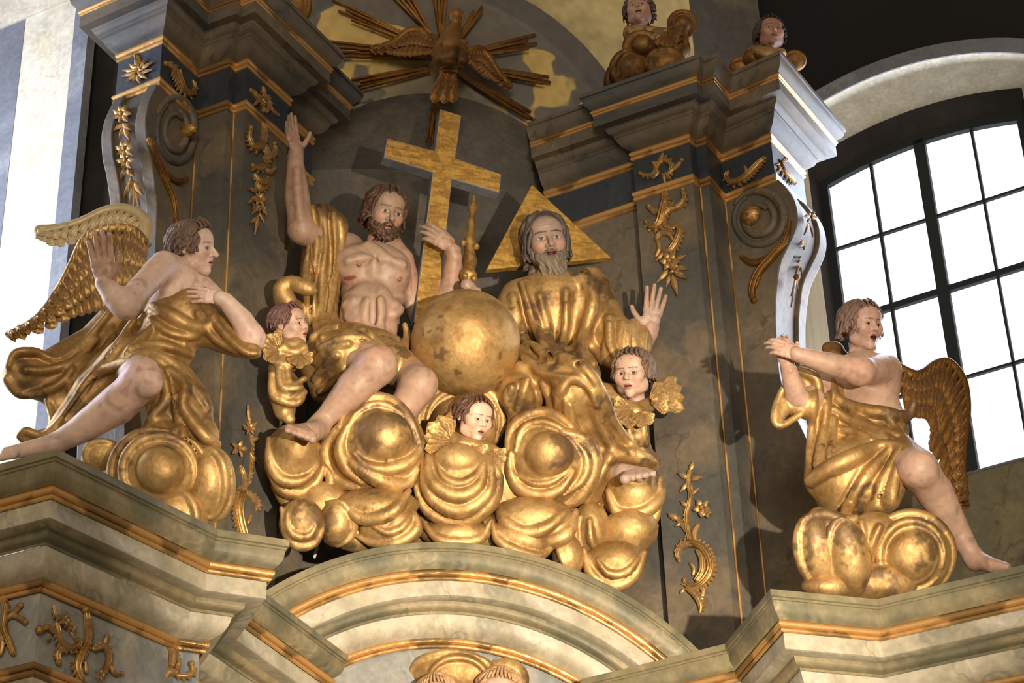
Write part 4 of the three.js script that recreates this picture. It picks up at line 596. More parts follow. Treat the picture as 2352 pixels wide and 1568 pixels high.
// ---------- the long-bearded seated figure ----------
{
  const g = thing('person', SF.at(1290, 900), 'painted wooden long-bearded figure seated in a full gold robe, open palm raised', 'person');
  const skin = lin(164, 140, 122), b = new Sdf(.006, SF);
  b.limb(0, [1258, 650, -.05, 46], [1256, 590, -.04, 40]).limb(.03, [1470, 790, .02, 24], [1490, 765, .06, 22], [1494, 750, .07, 21]);
  b.limb(.03, [1160, 740, -.06, 30], [1100, 715, -.04, 25], [1075, 690, .06, 20]); b.curve(.02, [1080, 690, .08, 18], [1078, 668, .10, 20], [1072, 655, .12, 15]);
  for (let i = 0; i < 4; i++) b.limb(.008, [1058 + i * 13, 668 + (i === 0 ? 4 : 0), .14, 9], [1054 + i * 16, 682 + Math.abs(i - 1.5) * 2, .15, 8], [1052 + i * 18, 690 + i * 1, .13, 7]);
  b.limb(.02, [1400, 1085, .12, 24], [1430, 1085, .2, 22], [1470, 1090, .25, 18]); for (let i = 0; i < 5; i++) b.limb(.008, [1440 + i * 11, 1090 - i * 1.5, .26, 11], [1436 + i * 16, 1100 - i * 3, .30, i ? 9 : 13]);
  b.limb(.03, [1258, 650, -.05, 44], [1268, 740, -.12, 40], [1275, 840, -.08, 36], [1318, 892, .24, 26], [1366, 990, .14, 26], [1400, 1085, .12, 22]).limb(.03, [1290, 700, -.07, 28], [1368, 702, -.05, 26], [1414, 790, .02, 24], [1472, 790, .02, 22]).limb(.03, [1235, 700, -.07, 28], [1180, 706, -.07, 26], [1160, 742, -.06, 28]);
  const head = makeHead({ frame: SF, px: 1254, py: 556, dz: .06, size: 140, yaw: 10, pitch: 8, roll: 7, skin: lin(150, 128, 112), hair: [86, 76, 66], browc: [48, 36, 30], curls: 26, hang: .5, hairTop: .42, fringe: 0, beard: .85, beardc: [122, 108, 90], open: .7, lip: [150, 66, 56], wrinkle: 1, seed: 11 });
  const h = makeHand({ frame: SF, px: 1491, py: 756, dz: .07, size: 104, dir: [.2, 1, .05], palm: [-.15, 0, 1], side: -1, curl: [.08, .05, .03, .05], spread: .14, thumb: .95, skin });
  part(g, 'body', join(b.geometry({ rough: [.0014, 34], color: skinColor(skin) }), head.skin, h), M.flesh); part(g, 'hair', head.hair, M.hair); part(g, 'beard', head.beard, M.hair);
  const r = new Sdf(.006, SF);
  r.blob(0, 1272, 735, -.05, 106, 120, 68).blob(.05, 1190, 690, -.06, 44, 48, 44).blob(.05, 1345, 690, -.05, 52, 58, 44).blob(.05, 1260, 860, .0, 120, 70, 90);
  r.limb(.04, [1370, 690, -.03, 44], [1400, 760, .02, 46], [1440, 800, .05, 40]).limb(.03, [1420, 770, .03, 38], [1470, 775, .05, 30]).limb(.03, [1410, 830, .04, 30], [1475, 800, .06, 22]);
  r.limb(.03, [1175, 700, -.04, 34], [1160, 760, -.02, 30], [1165, 800, .0, 24]);
  r.limb(.05, [1240, 870, .12, 66], [1320, 888, .34, 50]).limb(.05, [1322, 890, .33, 50], [1350, 960, .24, 56], [1395, 1040, .14, 50]).limb(.05, [1190, 860, .1, 60], [1190, 900, .22, 46]).limb(.04, [1190, 900, .18, 46], [1220, 970, .1, 46]).limb(.05, [1400, 920, .05, 40], [1430, 1000, .08, 36], [1500, 1060, .1, 18]).limb(.04, [1380, 1050, .16, 36], [1360, 1140, .13, 22]).limb(.04, [1390, 1050, .18, 26], [1450, 1052, .2, 20], [1500, 1070, .16, 14]);
  r.curve(.02, [1345, 640, -.04, 22], [1362, 632, -.02, 20], [1385, 660, -.01, 18], [1385, 690, .0, 14]);
  r.mark();
  const rd = [[[1205, 650, 8], [1225, 720, 9], [1250, 790, 9], [1268, 840, 7]], [[1178, 680, 8], [1195, 750, 9], [1225, 810, 8], [1255, 850, 6]], [[1240, 680, 6], [1255, 740, 7], [1275, 810, 7]], [[1300, 670, 7], [1298, 730, 10], [1290, 790, 8]], [[1335, 640, 12], [1355, 690, 12], [1342, 740, 10], [1325, 790, 9], [1318, 830, 7]], [[1390, 660, 9], [1378, 700, 10], [1350, 750, 9], [1340, 800, 9], [1365, 835, 7]], [[1345, 770, 8], [1375, 815, 10], [1410, 838, 10]], [[1400, 730, 8], [1395, 780, 10], [1400, 825, 9], [1425, 835, 8]], [[1430, 745, 9], [1425, 790, 9], [1440, 825, 8]], [[1455, 742, 9], [1455, 780, 8], [1465, 812, 7]], [[1480, 765, 8], [1475, 790, 8], [1480, 815, 6]],
    [[1180, 760, 9], [1205, 800, 12], [1260, 822, 13], [1320, 832, 12], [1365, 870, 11], [1385, 930, 10], [1420, 1000, 9], [1490, 1055, 7]], [[1185, 800, 9], [1225, 838, 11], [1290, 850, 11], [1345, 868, 10], [1372, 930, 9], [1400, 1000, 8]], [[1195, 840, 10], [1245, 865, 10], [1285, 868, 8]], [[1280, 905, 10], [1262, 950, 10], [1235, 990, 9]], [[1290, 890, 9], [1275, 860, 8], [1320, 842, 8]], [[1300, 920, 8], [1310, 970, 8], [1340, 1020, 8]], [[1360, 920, 8], [1375, 970, 8], [1420, 1040, 8], [1480, 1062, 8]], [[1240, 900, 9], [1225, 950, 9], [1205, 1000, 8]], [[1205, 880, 9], [1215, 930, 9], [1195, 980, 8]], [[1395, 1060, 10], [1372, 1100, 10], [1345, 1150, 8]], [[1400, 1050, 10], [1440, 1040, 10], [1480, 1050, 10], [1505, 1075, 7]], [[1175, 890, 9], [1165, 920, 9], [1180, 970, 8]]];
  r.blob(.05, 1245, 850, .08, 90, 50, 60).blob(.05, 1290, 870, .12, 70, 40, 60).mark();
  for (const q of rd) r.ridge(.022, q.map((p) => [p[0], p[1], p[2] * 1.2]), .45);
  r.mark(); for (const q of [[[1185, 768, 9], [1230, 802, 15], [1290, 824, 17], [1345, 852, 16], [1384, 908, 14], [1412, 972, 12], [1470, 1042, 9], [1505, 1062, 6]], [[1188, 805, 8], [1240, 850, 13], [1300, 864, 13], [1350, 884, 11], [1372, 930, 9]], [[1290, 1000, 7], [1282, 930, 11], [1300, 878, 12], [1342, 864, 12], [1374, 902, 10], [1388, 965, 8]], [[1246, 880, 9], [1266, 930, 13], [1242, 985, 11], [1200, 1012, 8]], [[1212, 872, 8], [1192, 930, 12], [1168, 988, 9]], [[1345, 628, 11], [1362, 682, 16], [1350, 742, 15], [1328, 800, 12], [1338, 845, 8]], [[1198, 650, 7], [1216, 706, 11], [1240, 772, 12], [1264, 832, 8]], [[1300, 700, 6], [1298, 750, 9], [1286, 808, 7]], [[1400, 745, 9], [1402, 795, 12], [1420, 832, 10]], [[1440, 750, 8], [1438, 795, 11], [1452, 824, 8]], [[1310, 930, 6], [1322, 985, 9], [1360, 1040, 7]]]) r.ridge(.009, q, .2);
  r.mark(); for (const q of [[[1212, 645, 4], [1228, 700, 6], [1252, 775, 6], [1268, 830, 4]], [[1330, 660, 5], [1320, 730, 8], [1316, 790, 8], [1328, 840, 5]], [[1285, 680, 3], [1284, 740, 5], [1278, 790, 3]], [[1200, 720, 3], [1210, 770, 5], [1232, 820, 3]], [[1382, 740, 4], [1384, 790, 6], [1400, 822, 4]], [[1445, 745, 3], [1440, 790, 5], [1450, 815, 3]], [[1200, 822, 4], [1260, 846, 6], [1330, 856, 5], [1362, 890, 4]], [[1290, 910, 4], [1270, 960, 6], [1240, 1000, 4]], [[1385, 930, 4], [1400, 980, 6], [1450, 1040, 4]]]) r.groove(.014, q, .68);
  part(g, 'robe', r.geometry({ rough: [.0016, 30] }), M.gold);
}
// ---------- feathers ----------
const featherGeo = [0, 1, 2].map((kind) => grid(8, 6, (i, j) => { // length along y 0..1, rounded end, a quill ridge and curved barbs
  const t = i / 8, s = j / 6 * 2 - 1, w = .5 * Math.pow(Math.sin(Math.PI * Math.min(1, .12 + t * .88) * .5 + (t > .6 ? (t - .6) * 1.0 : 0)), .8) * (t > .85 ? Math.sqrt(Math.max(.02, 1 - ((t - .85) / .15) ** 2)) : 1);
  const ridge = .16 * (1 - Math.abs(s)) ** 2 + .12 * (1 - s * s), barb = .035 * Math.sin((t * 9 + Math.abs(s) * 2.2) * 3 + kind); return [s * w, t, ridge + barb * (Math.abs(s) > .15 ? 1 : 0) - .18 * t * t * (kind + 1) * .5, s * .06, t * .2];
}, 1.2));
function addFeather(parent, A, B, width, nrm, mat, kind = 0) {
  const m = new THREE.Mesh(featherGeo[kind % 3], mat); m.name = 'feather'; m.castShadow = m.receiveShadow = true;
  const Y = B.clone().sub(A), L = Y.length(); Y.divideScalar(L); const Z = nrm.clone().addScaledVector(Y, -nrm.dot(Y)).normalize(), X = Y.clone().cross(Z);
  const o = V(0, 0, 0); let p = parent; while (p && p !== scene) { o.add(p.position); p = p.parent; }
  m.matrix.makeBasis(X, Y, Z).multiply(new THREE.Matrix4().makeScale(width, L, width * .5)).setPosition(A.clone().sub(o)); m.matrix.decompose(m.position, m.quaternion, m.scale); parent.add(m); return m;
}
// bone and tip lines as rows [px, py, dz]; rows of feathers as [length share, lift towards the visitor m, count, width px]
function makeWing(parent, frame, bone, tips, rows, mat, rad, nrm = VB[2], sweep = .07) {
  const w = new THREE.Group(); w.name = 'wing'; w.position.copy(frame.at(...bone[0])).sub(parent.position); parent.add(w);
  const L = (c, t) => { const S = spline(c, 1e9), k = t * (c.length - 1), i = Math.min(c.length - 2, Math.floor(k)), f = k - i, g = (q) => c[clamp(q, 0, c.length - 1)]; const a = g(i - 1), b = g(i), d = g(i + 1), e = g(i + 2); return b.map((_, q) => .5 * (2 * b[q] + (d[q] - a[q]) * f + (2 * a[q] - 5 * b[q] + 4 * d[q] - e[q]) * f * f + (3 * b[q] - a[q] - 3 * d[q] + e[q]) * f * f * f)); };
  const bs = spline(bone, 8), P = bs.map((q) => frame.at(q[0], q[1], q[2])); part(w, 'wing_arm', tube(P, P.map((p, i) => metres(p, lerp(rad[0], rad[1], i / (P.length - 1)))), 12), mat);
  const s = new Sdf(.008, frame); // thin body of the wing that the feathers lie on
  for (let i = 0; i <= 16; i++) { const t = i / 16, a = L(bone, t), b = L(tips, t); s.limb(.02, [a[0], a[1], a[2] - .012, rad[0] * .7], [lerp(a[0], b[0], .7), lerp(a[1], b[1], .7), lerp(a[2], b[2], .7) - .012, rad[0] * .35]); }
  part(w, 'wing_body', s.geometry(mat === M.goldWindowLit ? { color: () => [.55, .45, .27] } : {}), mat);
  rows.forEach(([share, lift, n, wd], r) => { for (let i = 0; i < n; i++) { const t = (i + .5 * (r % 2) + .25) / n, a = L(bone, Math.min(1, t)), b = L(tips, Math.min(1, t + sweep)), s0 = share[0], s1 = share[1]; const A = frame.at(lerp(a[0], b[0], s0), lerp(a[1], b[1], s0), lerp(a[2], b[2], s0) + lift), B = frame.at(lerp(a[0], b[0], s1), lerp(a[1], b[1], s1), lerp(a[2], b[2], s1) + lift * .4); addFeather(w, A, B, metres(A, wd), nrm, mat, i + r); } });
  return w;
}
const ANGELSKIN = lin(212, 182, 162);
// ---------- the left angel ----------
const LA = new Frame(-.95, -5.62, 0), RA = new Frame(1.15, -6.38, 10);
{
  const g = thing('angel_statue', LA.at(350, 900), 'painted wooden angel kneeling in profile on the left cornice, palm raised, other hand on chest', 'angel');
  const s = new Sdf(.0065, LA);
  s.limb(0, [420, 640, -.02, 30], [446, 592, -.01, 27]).blob(.04, 402, 665, .0, 58, 62, 46, -12).blob(.04, 385, 740, -.01, 58, 70, 46);
  s.limb(.04, [402, 615, .03, 30], [376, 608, .09, 33], [326, 660, .16, 30], [290, 700, .22, 30]).limb(.03, [288, 702, .22, 29], [262, 682, .23, 27], [240, 650, .24, 22]);
  s.limb(.03, [440, 640, -.05, 32], [520, 720, .0, 30], [578, 776, .06, 27]).limb(.03, [580, 776, .06, 26], [556, 735, .10, 26], [518, 690, .13, 19], [505, 685, .135, 18]);
  s.limb(.05, [300, 830, -.02, 55], [330, 868, .16, 44]).limb(.03, [330, 876, .16, 43], [268, 930, .10, 46], [175, 992, .04, 31], [128, 1018, .02, 23]).limb(.02, [128, 1018, .02, 22], [70, 1030, .06, 20], [25, 1040, .09, 15]);
  s.blob(.04, 346, 880, .2, 26, 28, 16, -30); for (let i = 0; i < 4; i++) s.limb(.006, [40 - i * 3, 1030 + i * 5, .09 + i * .005, 9], [12 - i * 3, 1034 + i * 6, .10, 8]);
  const head = makeHead({ frame: LA, px: 447, py: 572, dz: .04, size: 126, yaw: 74, pitch: 4, roll: -4, skin: ANGELSKIN, hair: [120, 96, 80], curls: 24, hang: .25, hairTop: .34, fringe: 7, seed: 21, browc: [120, 90, 74] });
  const h1 = makeHand({ frame: LA, px: 240, py: 650, dz: .24, size: 122, dir: [-.1, 1, .05], palm: [-.1, 0, 1], side: 1, curl: [.1, .03, .02, .08], thumb: .55, skin: lin(190, 156, 134) });
  const h2 = makeHand({ frame: LA, px: 508, py: 684, dz: .135, size: 82, dir: [-1, .16, .1], palm: [.05, -.3, -1], side: -1, curl: [.22, .18, .18, .2], thumb: .2, skin: ANGELSKIN });
  part(g, 'body', join(s.geometry({ rough: [.0012, 34], color: skinColor(ANGELSKIN) }), head.skin, h1, h2), M.flesh); part(g, 'hair', head.hair, M.hair);
  const r = new Sdf(.006, LA);
  r.blob(0, 402, 740, .0, 74, 62, 56, -10).blob(.05, 376, 800, .0, 72, 60, 58).blob(.05, 330, 842, -.01, 84, 52, 70).limb(.04, [300, 835, .04, 56], [352, 858, .13, 40]);
  r.limb(.04, [300, 830, .0, 56], [210, 900, .0, 44], [120, 1000, -.03, 22], [60, 1010, -.03, 14]).limb(.04, [385, 870, .1, 46], [430, 930, .12, 42], [470, 1000, .1, 34], [480, 1030, .08, 26]).limb(.04, [360, 910, .1, 30], [370, 985, .12, 26], [400, 1005, .14, 20]).limb(.04, [400, 870, .06, 44], [460, 910, .1, 20], [474, 935, .11, 12]).limb(.03, [440, 700, .02, 40], [510, 760, .03, 38], [575, 800, .06, 20]).limb(.03, [470, 770, .03, 26], [540, 800, .04, 18], [590, 812, .06, 8]);
  r.mark();
  const k = .01; for (const q of [[[350, 702, 10], [388, 722, 16], [434, 748, 17], [474, 752, 14], [492, 728, 9]], [[345, 735, 9], [390, 765, 11], [440, 772, 10], [462, 762, 8]], [[300, 800, 9], [350, 790, 11], [400, 800, 11], [440, 815, 8]], [[306, 818, 10], [350, 812, 12], [400, 838, 12], [430, 872, 11], [470, 920, 10], [478, 938, 8]], [[186, 898, 9], [226, 858, 11], [286, 834, 13], [338, 840, 13], [370, 860, 13], [384, 910, 13], [356, 952, 12], [340, 982, 12], [358, 1004, 12], [392, 1002, 12], [410, 985, 10]], [[390, 850, 10], [425, 885, 12], [420, 930, 12], [440, 965, 14], [470, 1000, 16], [500, 1020, 10]], [[400, 905, 9], [408, 950, 11], [420, 1000, 12], [430, 1035, 10]], [[308, 735, 9], [262, 800, 10], [205, 870, 10], [150, 950, 9], [100, 1004, 7]], [[330, 725, 8], [290, 775, 9], [250, 825, 9], [190, 890, 8]], [[345, 755, 9], [318, 785, 9], [290, 812, 8]], [[470, 700, 9], [510, 760, 10], [560, 806, 10], [588, 812, 6]], [[455, 720, 8], [490, 775, 9], [540, 806, 8]], [[130, 985, 8], [95, 1000, 9], [60, 990, 11], [45, 1002, 9]]]) r.ridge(k, q, .25);
  for (const q of [[[370, 770, 4], [420, 790, 5]], [[330, 805, 4], [400, 820, 5], [440, 880, 4]], [[285, 770, 4], [230, 850, 5], [150, 960, 4]], [[395, 880, 5], [412, 960, 5]]]) r.groove(.01, q, .5);
  part(g, 'drapery', r.geometry({ rough: [.0016, 30] }), M.gold);
  const c = new Sdf(.007, LA); // the flying cloak behind
  c.limb(.05, [300, 700, -.16, 40], [220, 790, -.18, 46], [110, 850, -.14, 44], [45, 860, -.1, 40]).limb(.04, [60, 880, -.12, 30], [120, 890, -.14, 40], [200, 860, -.14, 40], [260, 840, -.12, 30]).limb(.03, [150, 880, -.16, 44], [140, 950, -.16, 30], [125, 985, -.14, 16]).mark();
  for (const q of [[[20, 840, 9], [35, 812, 11], [80, 808, 11], [130, 825, 9], [190, 790, 9], [250, 720, 8]], [[15, 870, 10], [45, 905, 11], [95, 900, 10], [140, 880, 10], [165, 850, 9]], [[60, 850, 10], [110, 850, 11], [170, 830, 10], [220, 780, 8]], [[110, 925, 8], [120, 960, 8], [128, 985, 6]], [[160, 880, 10], [165, 920, 9], [150, 970, 7]], [[180, 870, 8], [220, 830, 9], [265, 770, 8]]]) c.ridge(.012, q, .3);
  part(g, 'cloak', c.geometry({ rough: [.0016, 30] }), M.gold);
  makeWing(g, LA, [[330, 560, -.12], [300, 530, -.10], [240, 528, -.08], [195, 552, -.08], [165, 610, -.10], [130, 672, -.12], [85, 730, -.14], [20, 768, -.14]], [[330, 660, -.1], [300, 690, -.1], [265, 700, -.1], [235, 708, -.1], [200, 716, -.11], [160, 730, -.13], [100, 760, -.14], [22, 776, -.14]], [[[.3, 1.04], 0, 15, 32], [[.14, .78], .018, 18, 28], [[-.02, .5], .034, 20, 24], [[-.08, .24], .046, 22, 18]], M.gold, [15, 7]);
  makeWing(g, LA, [[330, 560, -.2], [332, 508, -.2], [290, 482, -.2], [240, 486, -.2], [180, 512, -.2], [120, 528, -.2], [88, 532, -.2]], [[315, 560, -.2], [300, 548, -.2], [270, 530, -.2], [230, 540, -.2], [180, 556, -.2], [125, 566, -.2], [92, 548, -.2]], [[[.3, 1.0], 0, 14, 24], [[.0, .6], .014, 16, 20]], M.goldWindowLit, [18, 7]);  // far wing, window light painted into its gold
  const cl = thing('cloud_bank', LA.at(380, 1090), 'gilded cloud with a round boss under the kneeling left angel', 'clouds');
  puff(cl, LA, { body: [365, 1085, .10, 98, 92, 60], rings: [[367, 1082, 84, 80, -30, 300, 12, 14, 0, .02], [360, 1085, 104, 98, 60, 250, 13, 12], [372, 1085, 104, 96, -110, 60, 13, 12]], core: [[368, 1078, .16, 56, 54, 44]] });
  puff(cl, LA, { body: [478, 1110, .06, 54, 86, 54, -6], rings: [[474, 1110, 44, 80, -100, 110, 13, 12], [488, 1112, 44, 84, -90, 80, 11, 11]] });
  puff(cl, LA, { body: [232, 1045, .05, 48, 36, 34, 20], rings: [[236, 1045, 42, 32, 30, 220, 9, 9]] });
  puff(cl, LA, { body: [410, 1185, .04, 70, 60, 50], rings: [[400, 1185, 50, 58, -60, 120, 11, 11]] }); puff(cl, LA, { body: [290, 1140, .0, 80, 60, 40, 20] });
  puff(cl, LA, { body: [420, 1040, .03, 80, 50, 46, -20], rings: [[425, 1035, 70, 44, 20, 170, 11, 11, -20]] });
}
// ---------- the right angel ----------
{
  const g = thing('angel_statue', RA.at(2000, 1000), 'painted wooden angel kneeling before the bright window, hands clasped, one wing spread', 'angel');
  const s = new Sdf(.0065, RA), sk = lin(184, 150, 128);
  s.limb(0, [1975, 840, .0, 30], [1985, 800, .02, 28]).blob(.05, 1990, 890, .0, 78, 66, 56, 6).blob(.05, 2000, 960, .0, 76, 70, 54);
  s.limb(.04, [2000, 850, .03, 36], [2036, 846, .07, 34], [1975, 852, .20, 31]).limb(.03, [1975, 852, .20, 30], [1910, 836, .24, 26], [1838, 816, .26, 18], [1828, 812, .26, 18]);
  s.limb(.03, [1930, 850, -.02, 34], [1850, 930, .06, 30], [1830, 915, .08, 27], [1812, 850, .16, 19], [1808, 836, .18, 17]);
  s.limb(.05, [2040, 1040, .0, 60], [2108, 1076, .2, 43]).limb(.03, [2110, 1078, .2, 41], [2146, 1130, .13, 43], [2200, 1222, .06, 30], [2234, 1276, .04, 22], [2240, 1290, .04, 21]).limb(.02, [2236, 1282, .04, 22], [2278, 1298, .10, 18], [2312, 1302, .13, 11]).blob(.04, 2116, 1078, .235, 24, 28, 14);
  const head = makeHead({ frame: RA, px: 1982, py: 748, dz: .07, size: 116, yaw: 32, pitch: 8, roll: -8, child: 1, open: .6, skin: lin(196, 160, 140), hair: [132, 104, 88], curls: 24, hang: .4, hairTop: .3, fringe: 7, seed: 33, lip: [132, 60, 56] });
  const h1 = makeHand({ frame: RA, px: 1832, py: 814, dz: .26, size: 88, dir: [-1, .42, .0], palm: [-.2, -.3, -1], side: -1, curl: [.5, .42, .38, .4], spread: .02, thumb: .2, skin: sk });
  const h2 = makeHand({ frame: RA, px: 1810, py: 840, dz: .18, size: 88, dir: [-.35, 1, .1], palm: [.2, -.1, 1], side: 1, curl: [.4, .4, .4, .4], spread: .02, thumb: .4, skin: sk });
  part(g, 'body', join(s.geometry({ rough: [.0012, 34], color: skinColor(sk) }), head.skin, h1, h2), M.flesh); part(g, 'hair', head.hair, M.hair);
  const r = new Sdf(.006, RA);
  r.blob(0, 2000, 985, .0, 88, 66, 62).blob(.05, 2000, 1050, .0, 96, 60, 72).blob(.05, 1940, 1100, .04, 70, 90, 60, -20).blob(.05, 2010, 1120, .05, 66, 70, 56).limb(.04, [1920, 870, .0, 30], [1905, 940, .0, 34], [1890, 1020, -.02, 38], [1880, 1100, .02, 34]).limb(.03, [1850, 870, .04, 34], [1870, 910, .02, 32], [1885, 960, .0, 30]).limb(.03, [1850, 930, .06, 34], [1805, 930, .06, 20], [1785, 960, .06, 14], [1790, 980, .05, 8]).limb(.04, [2030, 1045, .05, 56], [2098, 1066, .15, 44]).limb(.04, [2060, 1080, .1, 28], [2046, 1150, .12, 22]).limb(.03, [1880, 1190, .12, 26], [1930, 1200, .14, 22]);
  r.mark();
  const k = .01; for (const q of [[[1908, 876, 12], [1922, 916, 14], [1968, 938, 16], [2026, 948, 17], [2082, 954, 15], [2098, 928, 10]], [[1915, 940, 9], [1955, 965, 11], [2010, 985, 12], [2060, 1000, 10]], [[1960, 950, 8], [2000, 980, 10], [2050, 1010, 8]], [[1930, 985, 8], [1975, 995, 9], [2000, 1010, 7]], [[2040, 960, 9], [2070, 1000, 9], [2092, 1030, 7]], [[1862, 1104, 16], [1908, 1074, 20], [1968, 1046, 20], [2030, 1022, 15], [2080, 1028, 9]], [[2045, 1032, 9], [1990, 1092, 15], [1954, 1150, 15], [1934, 1196, 12], [1900, 1205, 12]], [[2066, 1032, 9], [2030, 1100, 13], [2008, 1160, 13], [1985, 1200, 10]], [[2080, 1036, 9], [2056, 1094, 13], [2044, 1156, 14], [2030, 1175, 9]], [[2074, 1106, 8], [2082, 1064, 12], [2110, 1046, 13], [2142, 1062, 12], [2160, 1096, 8]], [[1866, 1184, 12], [1900, 1182, 15], [1940, 1196, 15], [1965, 1190, 10]], [[1990, 1180, 10], [2010, 1160, 14], [2035, 1170, 13], [2045, 1195, 8]], [[1900, 905, 10], [1892, 980, 12], [1880, 1050, 12], [1868, 1100, 10]], [[1872, 900, 9], [1866, 960, 10], [1860, 1040, 10], [1858, 1090, 9]], [[1915, 960, 8], [1912, 1010, 9], [1905, 1050, 8]], [[1835, 850, 10], [1872, 868, 12], [1886, 915, 10]], [[1800, 890, 8], [1782, 935, 10], [1780, 970, 8], [1800, 975, 8], [1840, 950, 8]], [[1920, 1085, 6], [1965, 1062, 7], [2020, 1040, 6]]]) r.ridge(k, q, .25);
  for (const q of [[[1885, 910, 5], [1878, 1000, 6], [1870, 1080, 5]], [[1975, 1080, 5], [1930, 1160, 5]], [[2050, 1060, 5], [2020, 1140, 5]]]) r.groove(.01, q, .5);
  part(g, 'drapery', r.geometry({ rough: [.0016, 30] }), M.gold);
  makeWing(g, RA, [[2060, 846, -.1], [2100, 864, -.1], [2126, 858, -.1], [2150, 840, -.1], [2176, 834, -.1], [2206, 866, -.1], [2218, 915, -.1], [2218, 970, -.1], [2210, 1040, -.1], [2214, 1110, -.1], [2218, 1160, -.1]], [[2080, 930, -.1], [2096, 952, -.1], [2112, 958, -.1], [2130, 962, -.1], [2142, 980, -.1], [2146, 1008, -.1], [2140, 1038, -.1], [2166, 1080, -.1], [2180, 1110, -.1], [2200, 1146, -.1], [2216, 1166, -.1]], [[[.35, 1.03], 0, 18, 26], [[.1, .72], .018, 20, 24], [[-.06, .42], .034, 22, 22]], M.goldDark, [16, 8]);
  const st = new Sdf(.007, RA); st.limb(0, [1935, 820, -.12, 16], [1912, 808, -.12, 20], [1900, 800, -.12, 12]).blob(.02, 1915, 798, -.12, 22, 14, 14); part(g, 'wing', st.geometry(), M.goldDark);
  const cl = thing('cloud_bank', RA.at(2000, 1280), 'gilded cloud with a flat spiral disc under the kneeling right angel', 'clouds');
  puff(cl, RA, { body: [2092, 1275, .10, 92, 92, 46], rings: [[2095, 1275, 74, 78, -20, 320, 11, 13, 0, .03], [2090, 1275, 98, 96, -60, 170, 12, 13], [2092, 1277, 58, 60, 200, 420, 7, 7]], core: [[2096, 1278, .135, 58, 60, 34]] });
  puff(cl, RA, { body: [1876, 1265, .08, 50, 88, 52, 10], rings: [[1878, 1265, 44, 84, 80, 280, 13, 13, 10]] });
  puff(cl, RA, { body: [1950, 1280, .10, 52, 100, 54, 12], rings: [[1950, 1285, 46, 96, 70, 250, 12, 13, 10]] });
  puff(cl, RA, { body: [2010, 1235, .10, 70, 60, 46], ridges: [[[1978, 1200, 9], [1990, 1260, 11], [2016, 1310, 9]], [[2020, 1210, 9], [2000, 1260, 10], [2012, 1300, 8]]] });
  puff(cl, RA, { body: [2020, 1340, .06, 90, 50, 46] }); puff(cl, RA, { body: [1900, 1345, .05, 60, 30, 40] });
}
// ---------- gilded carving on the piers ----------
const leafGeo = grid(8, 4, (i, j) => { const t = i / 8, s = j / 4 * 2 - 1, w = .5 * Math.sin(Math.PI * Math.pow(t, .75)) * (1 - .18 * Math.abs(Math.sin(t * 14))) + .03; return [s * w, t, (1 - s * s) * .35 - Math.abs(s) * .1 + .25 * Math.sin(t * Math.PI), s * .03, t * .1]; }, 1.2);
function addLeaf(parent, fr, a, b, w, dz = .004, name = 'leaf', mat = M.gold) { const f = addFeather(parent, fr.at(a[0], a[1], dz), fr.at(b[0], b[1], dz + .006), 1, fr.n, mat, 0), A = fr.at(a[0], a[1], dz); f.geometry = leafGeo; f.name = name; const k = metres(A, w); f.scale.x = k; f.scale.z = k * .6; return f; }
const petalBall = new THREE.SphereGeometry(1, 12, 8);
function addFlower(parent, fr, x, y, r, n = 6, dz = .01, mat = M.gold, rot = 0) {
  const c = fr.at(x, y, dz), g = new THREE.Group(); g.name = 'flower'; let o = V(0, 0, 0), p = parent; while (p && p !== scene) { o.add(p.position); p = p.parent; } g.position.copy(c.clone().sub(o)); parent.add(g);
  for (let i = 0; i < n; i++) { const a = i / n * 6.283 + rot; addLeaf(g, fr, [x + Math.cos(a) * r * .18, y + Math.sin(a) * r * .18], [x + Math.cos(a) * r, y + Math.sin(a) * r], r * .75, dz, 'petal', mat); }
  const b = new THREE.Mesh(petalBall, mat), k = metres(c, r * .26); b.name = 'flower_centre'; b.scale.setScalar(k); b.position.copy(fr.n).multiplyScalar(k * .6); b.castShadow = true; g.add(b); return g;
}
function addScroll(parent, fr, rows, o = {}) { // rows [px, py, w]: a raised stroke with fluted edge, ending in a small curl
  const S = spline(rows, 6), P = S.map((q) => fr.at(q[0], q[1], metres(fr.at(q[0], q[1]), q[2]) * .35 + (o.dz ?? 0))), R = S.map((q, i) => metres(P[i], Math.max(.8, q[2]))); const g = [tube(P, R, 10, fr.n, .85)];
  if (o.flute) { for (const s of [-.55, .55]) g.push(tube(P.map((p, i) => { const T = P[Math.min(P.length - 1, i + 1)].clone().sub(P[Math.max(0, i - 1)]).normalize(); return p.clone().addScaledVector(T.cross(fr.n), R[i] * s).addScaledVector(fr.n, R[i] * .5); }), R.map((r) => r * .38), 6, fr.n)); }
  for (const e of [rows[0], rows[rows.length - 1]]) if (e[3]) { const c = fr.at(e[0], e[1], metres(P[0], e[3]) * .5 + (o.dz ?? 0)), b = new THREE.SphereGeometry(metres(c, e[3]), 12, 8); b.translate(c.x, c.y, c.z); g.push(b); }
  return part(parent, 'scroll', mergeGeometries(g.map((q) => { const n = q.index ? q.toNonIndexed() : q; return n; })), o.mat ?? M.gold);
}
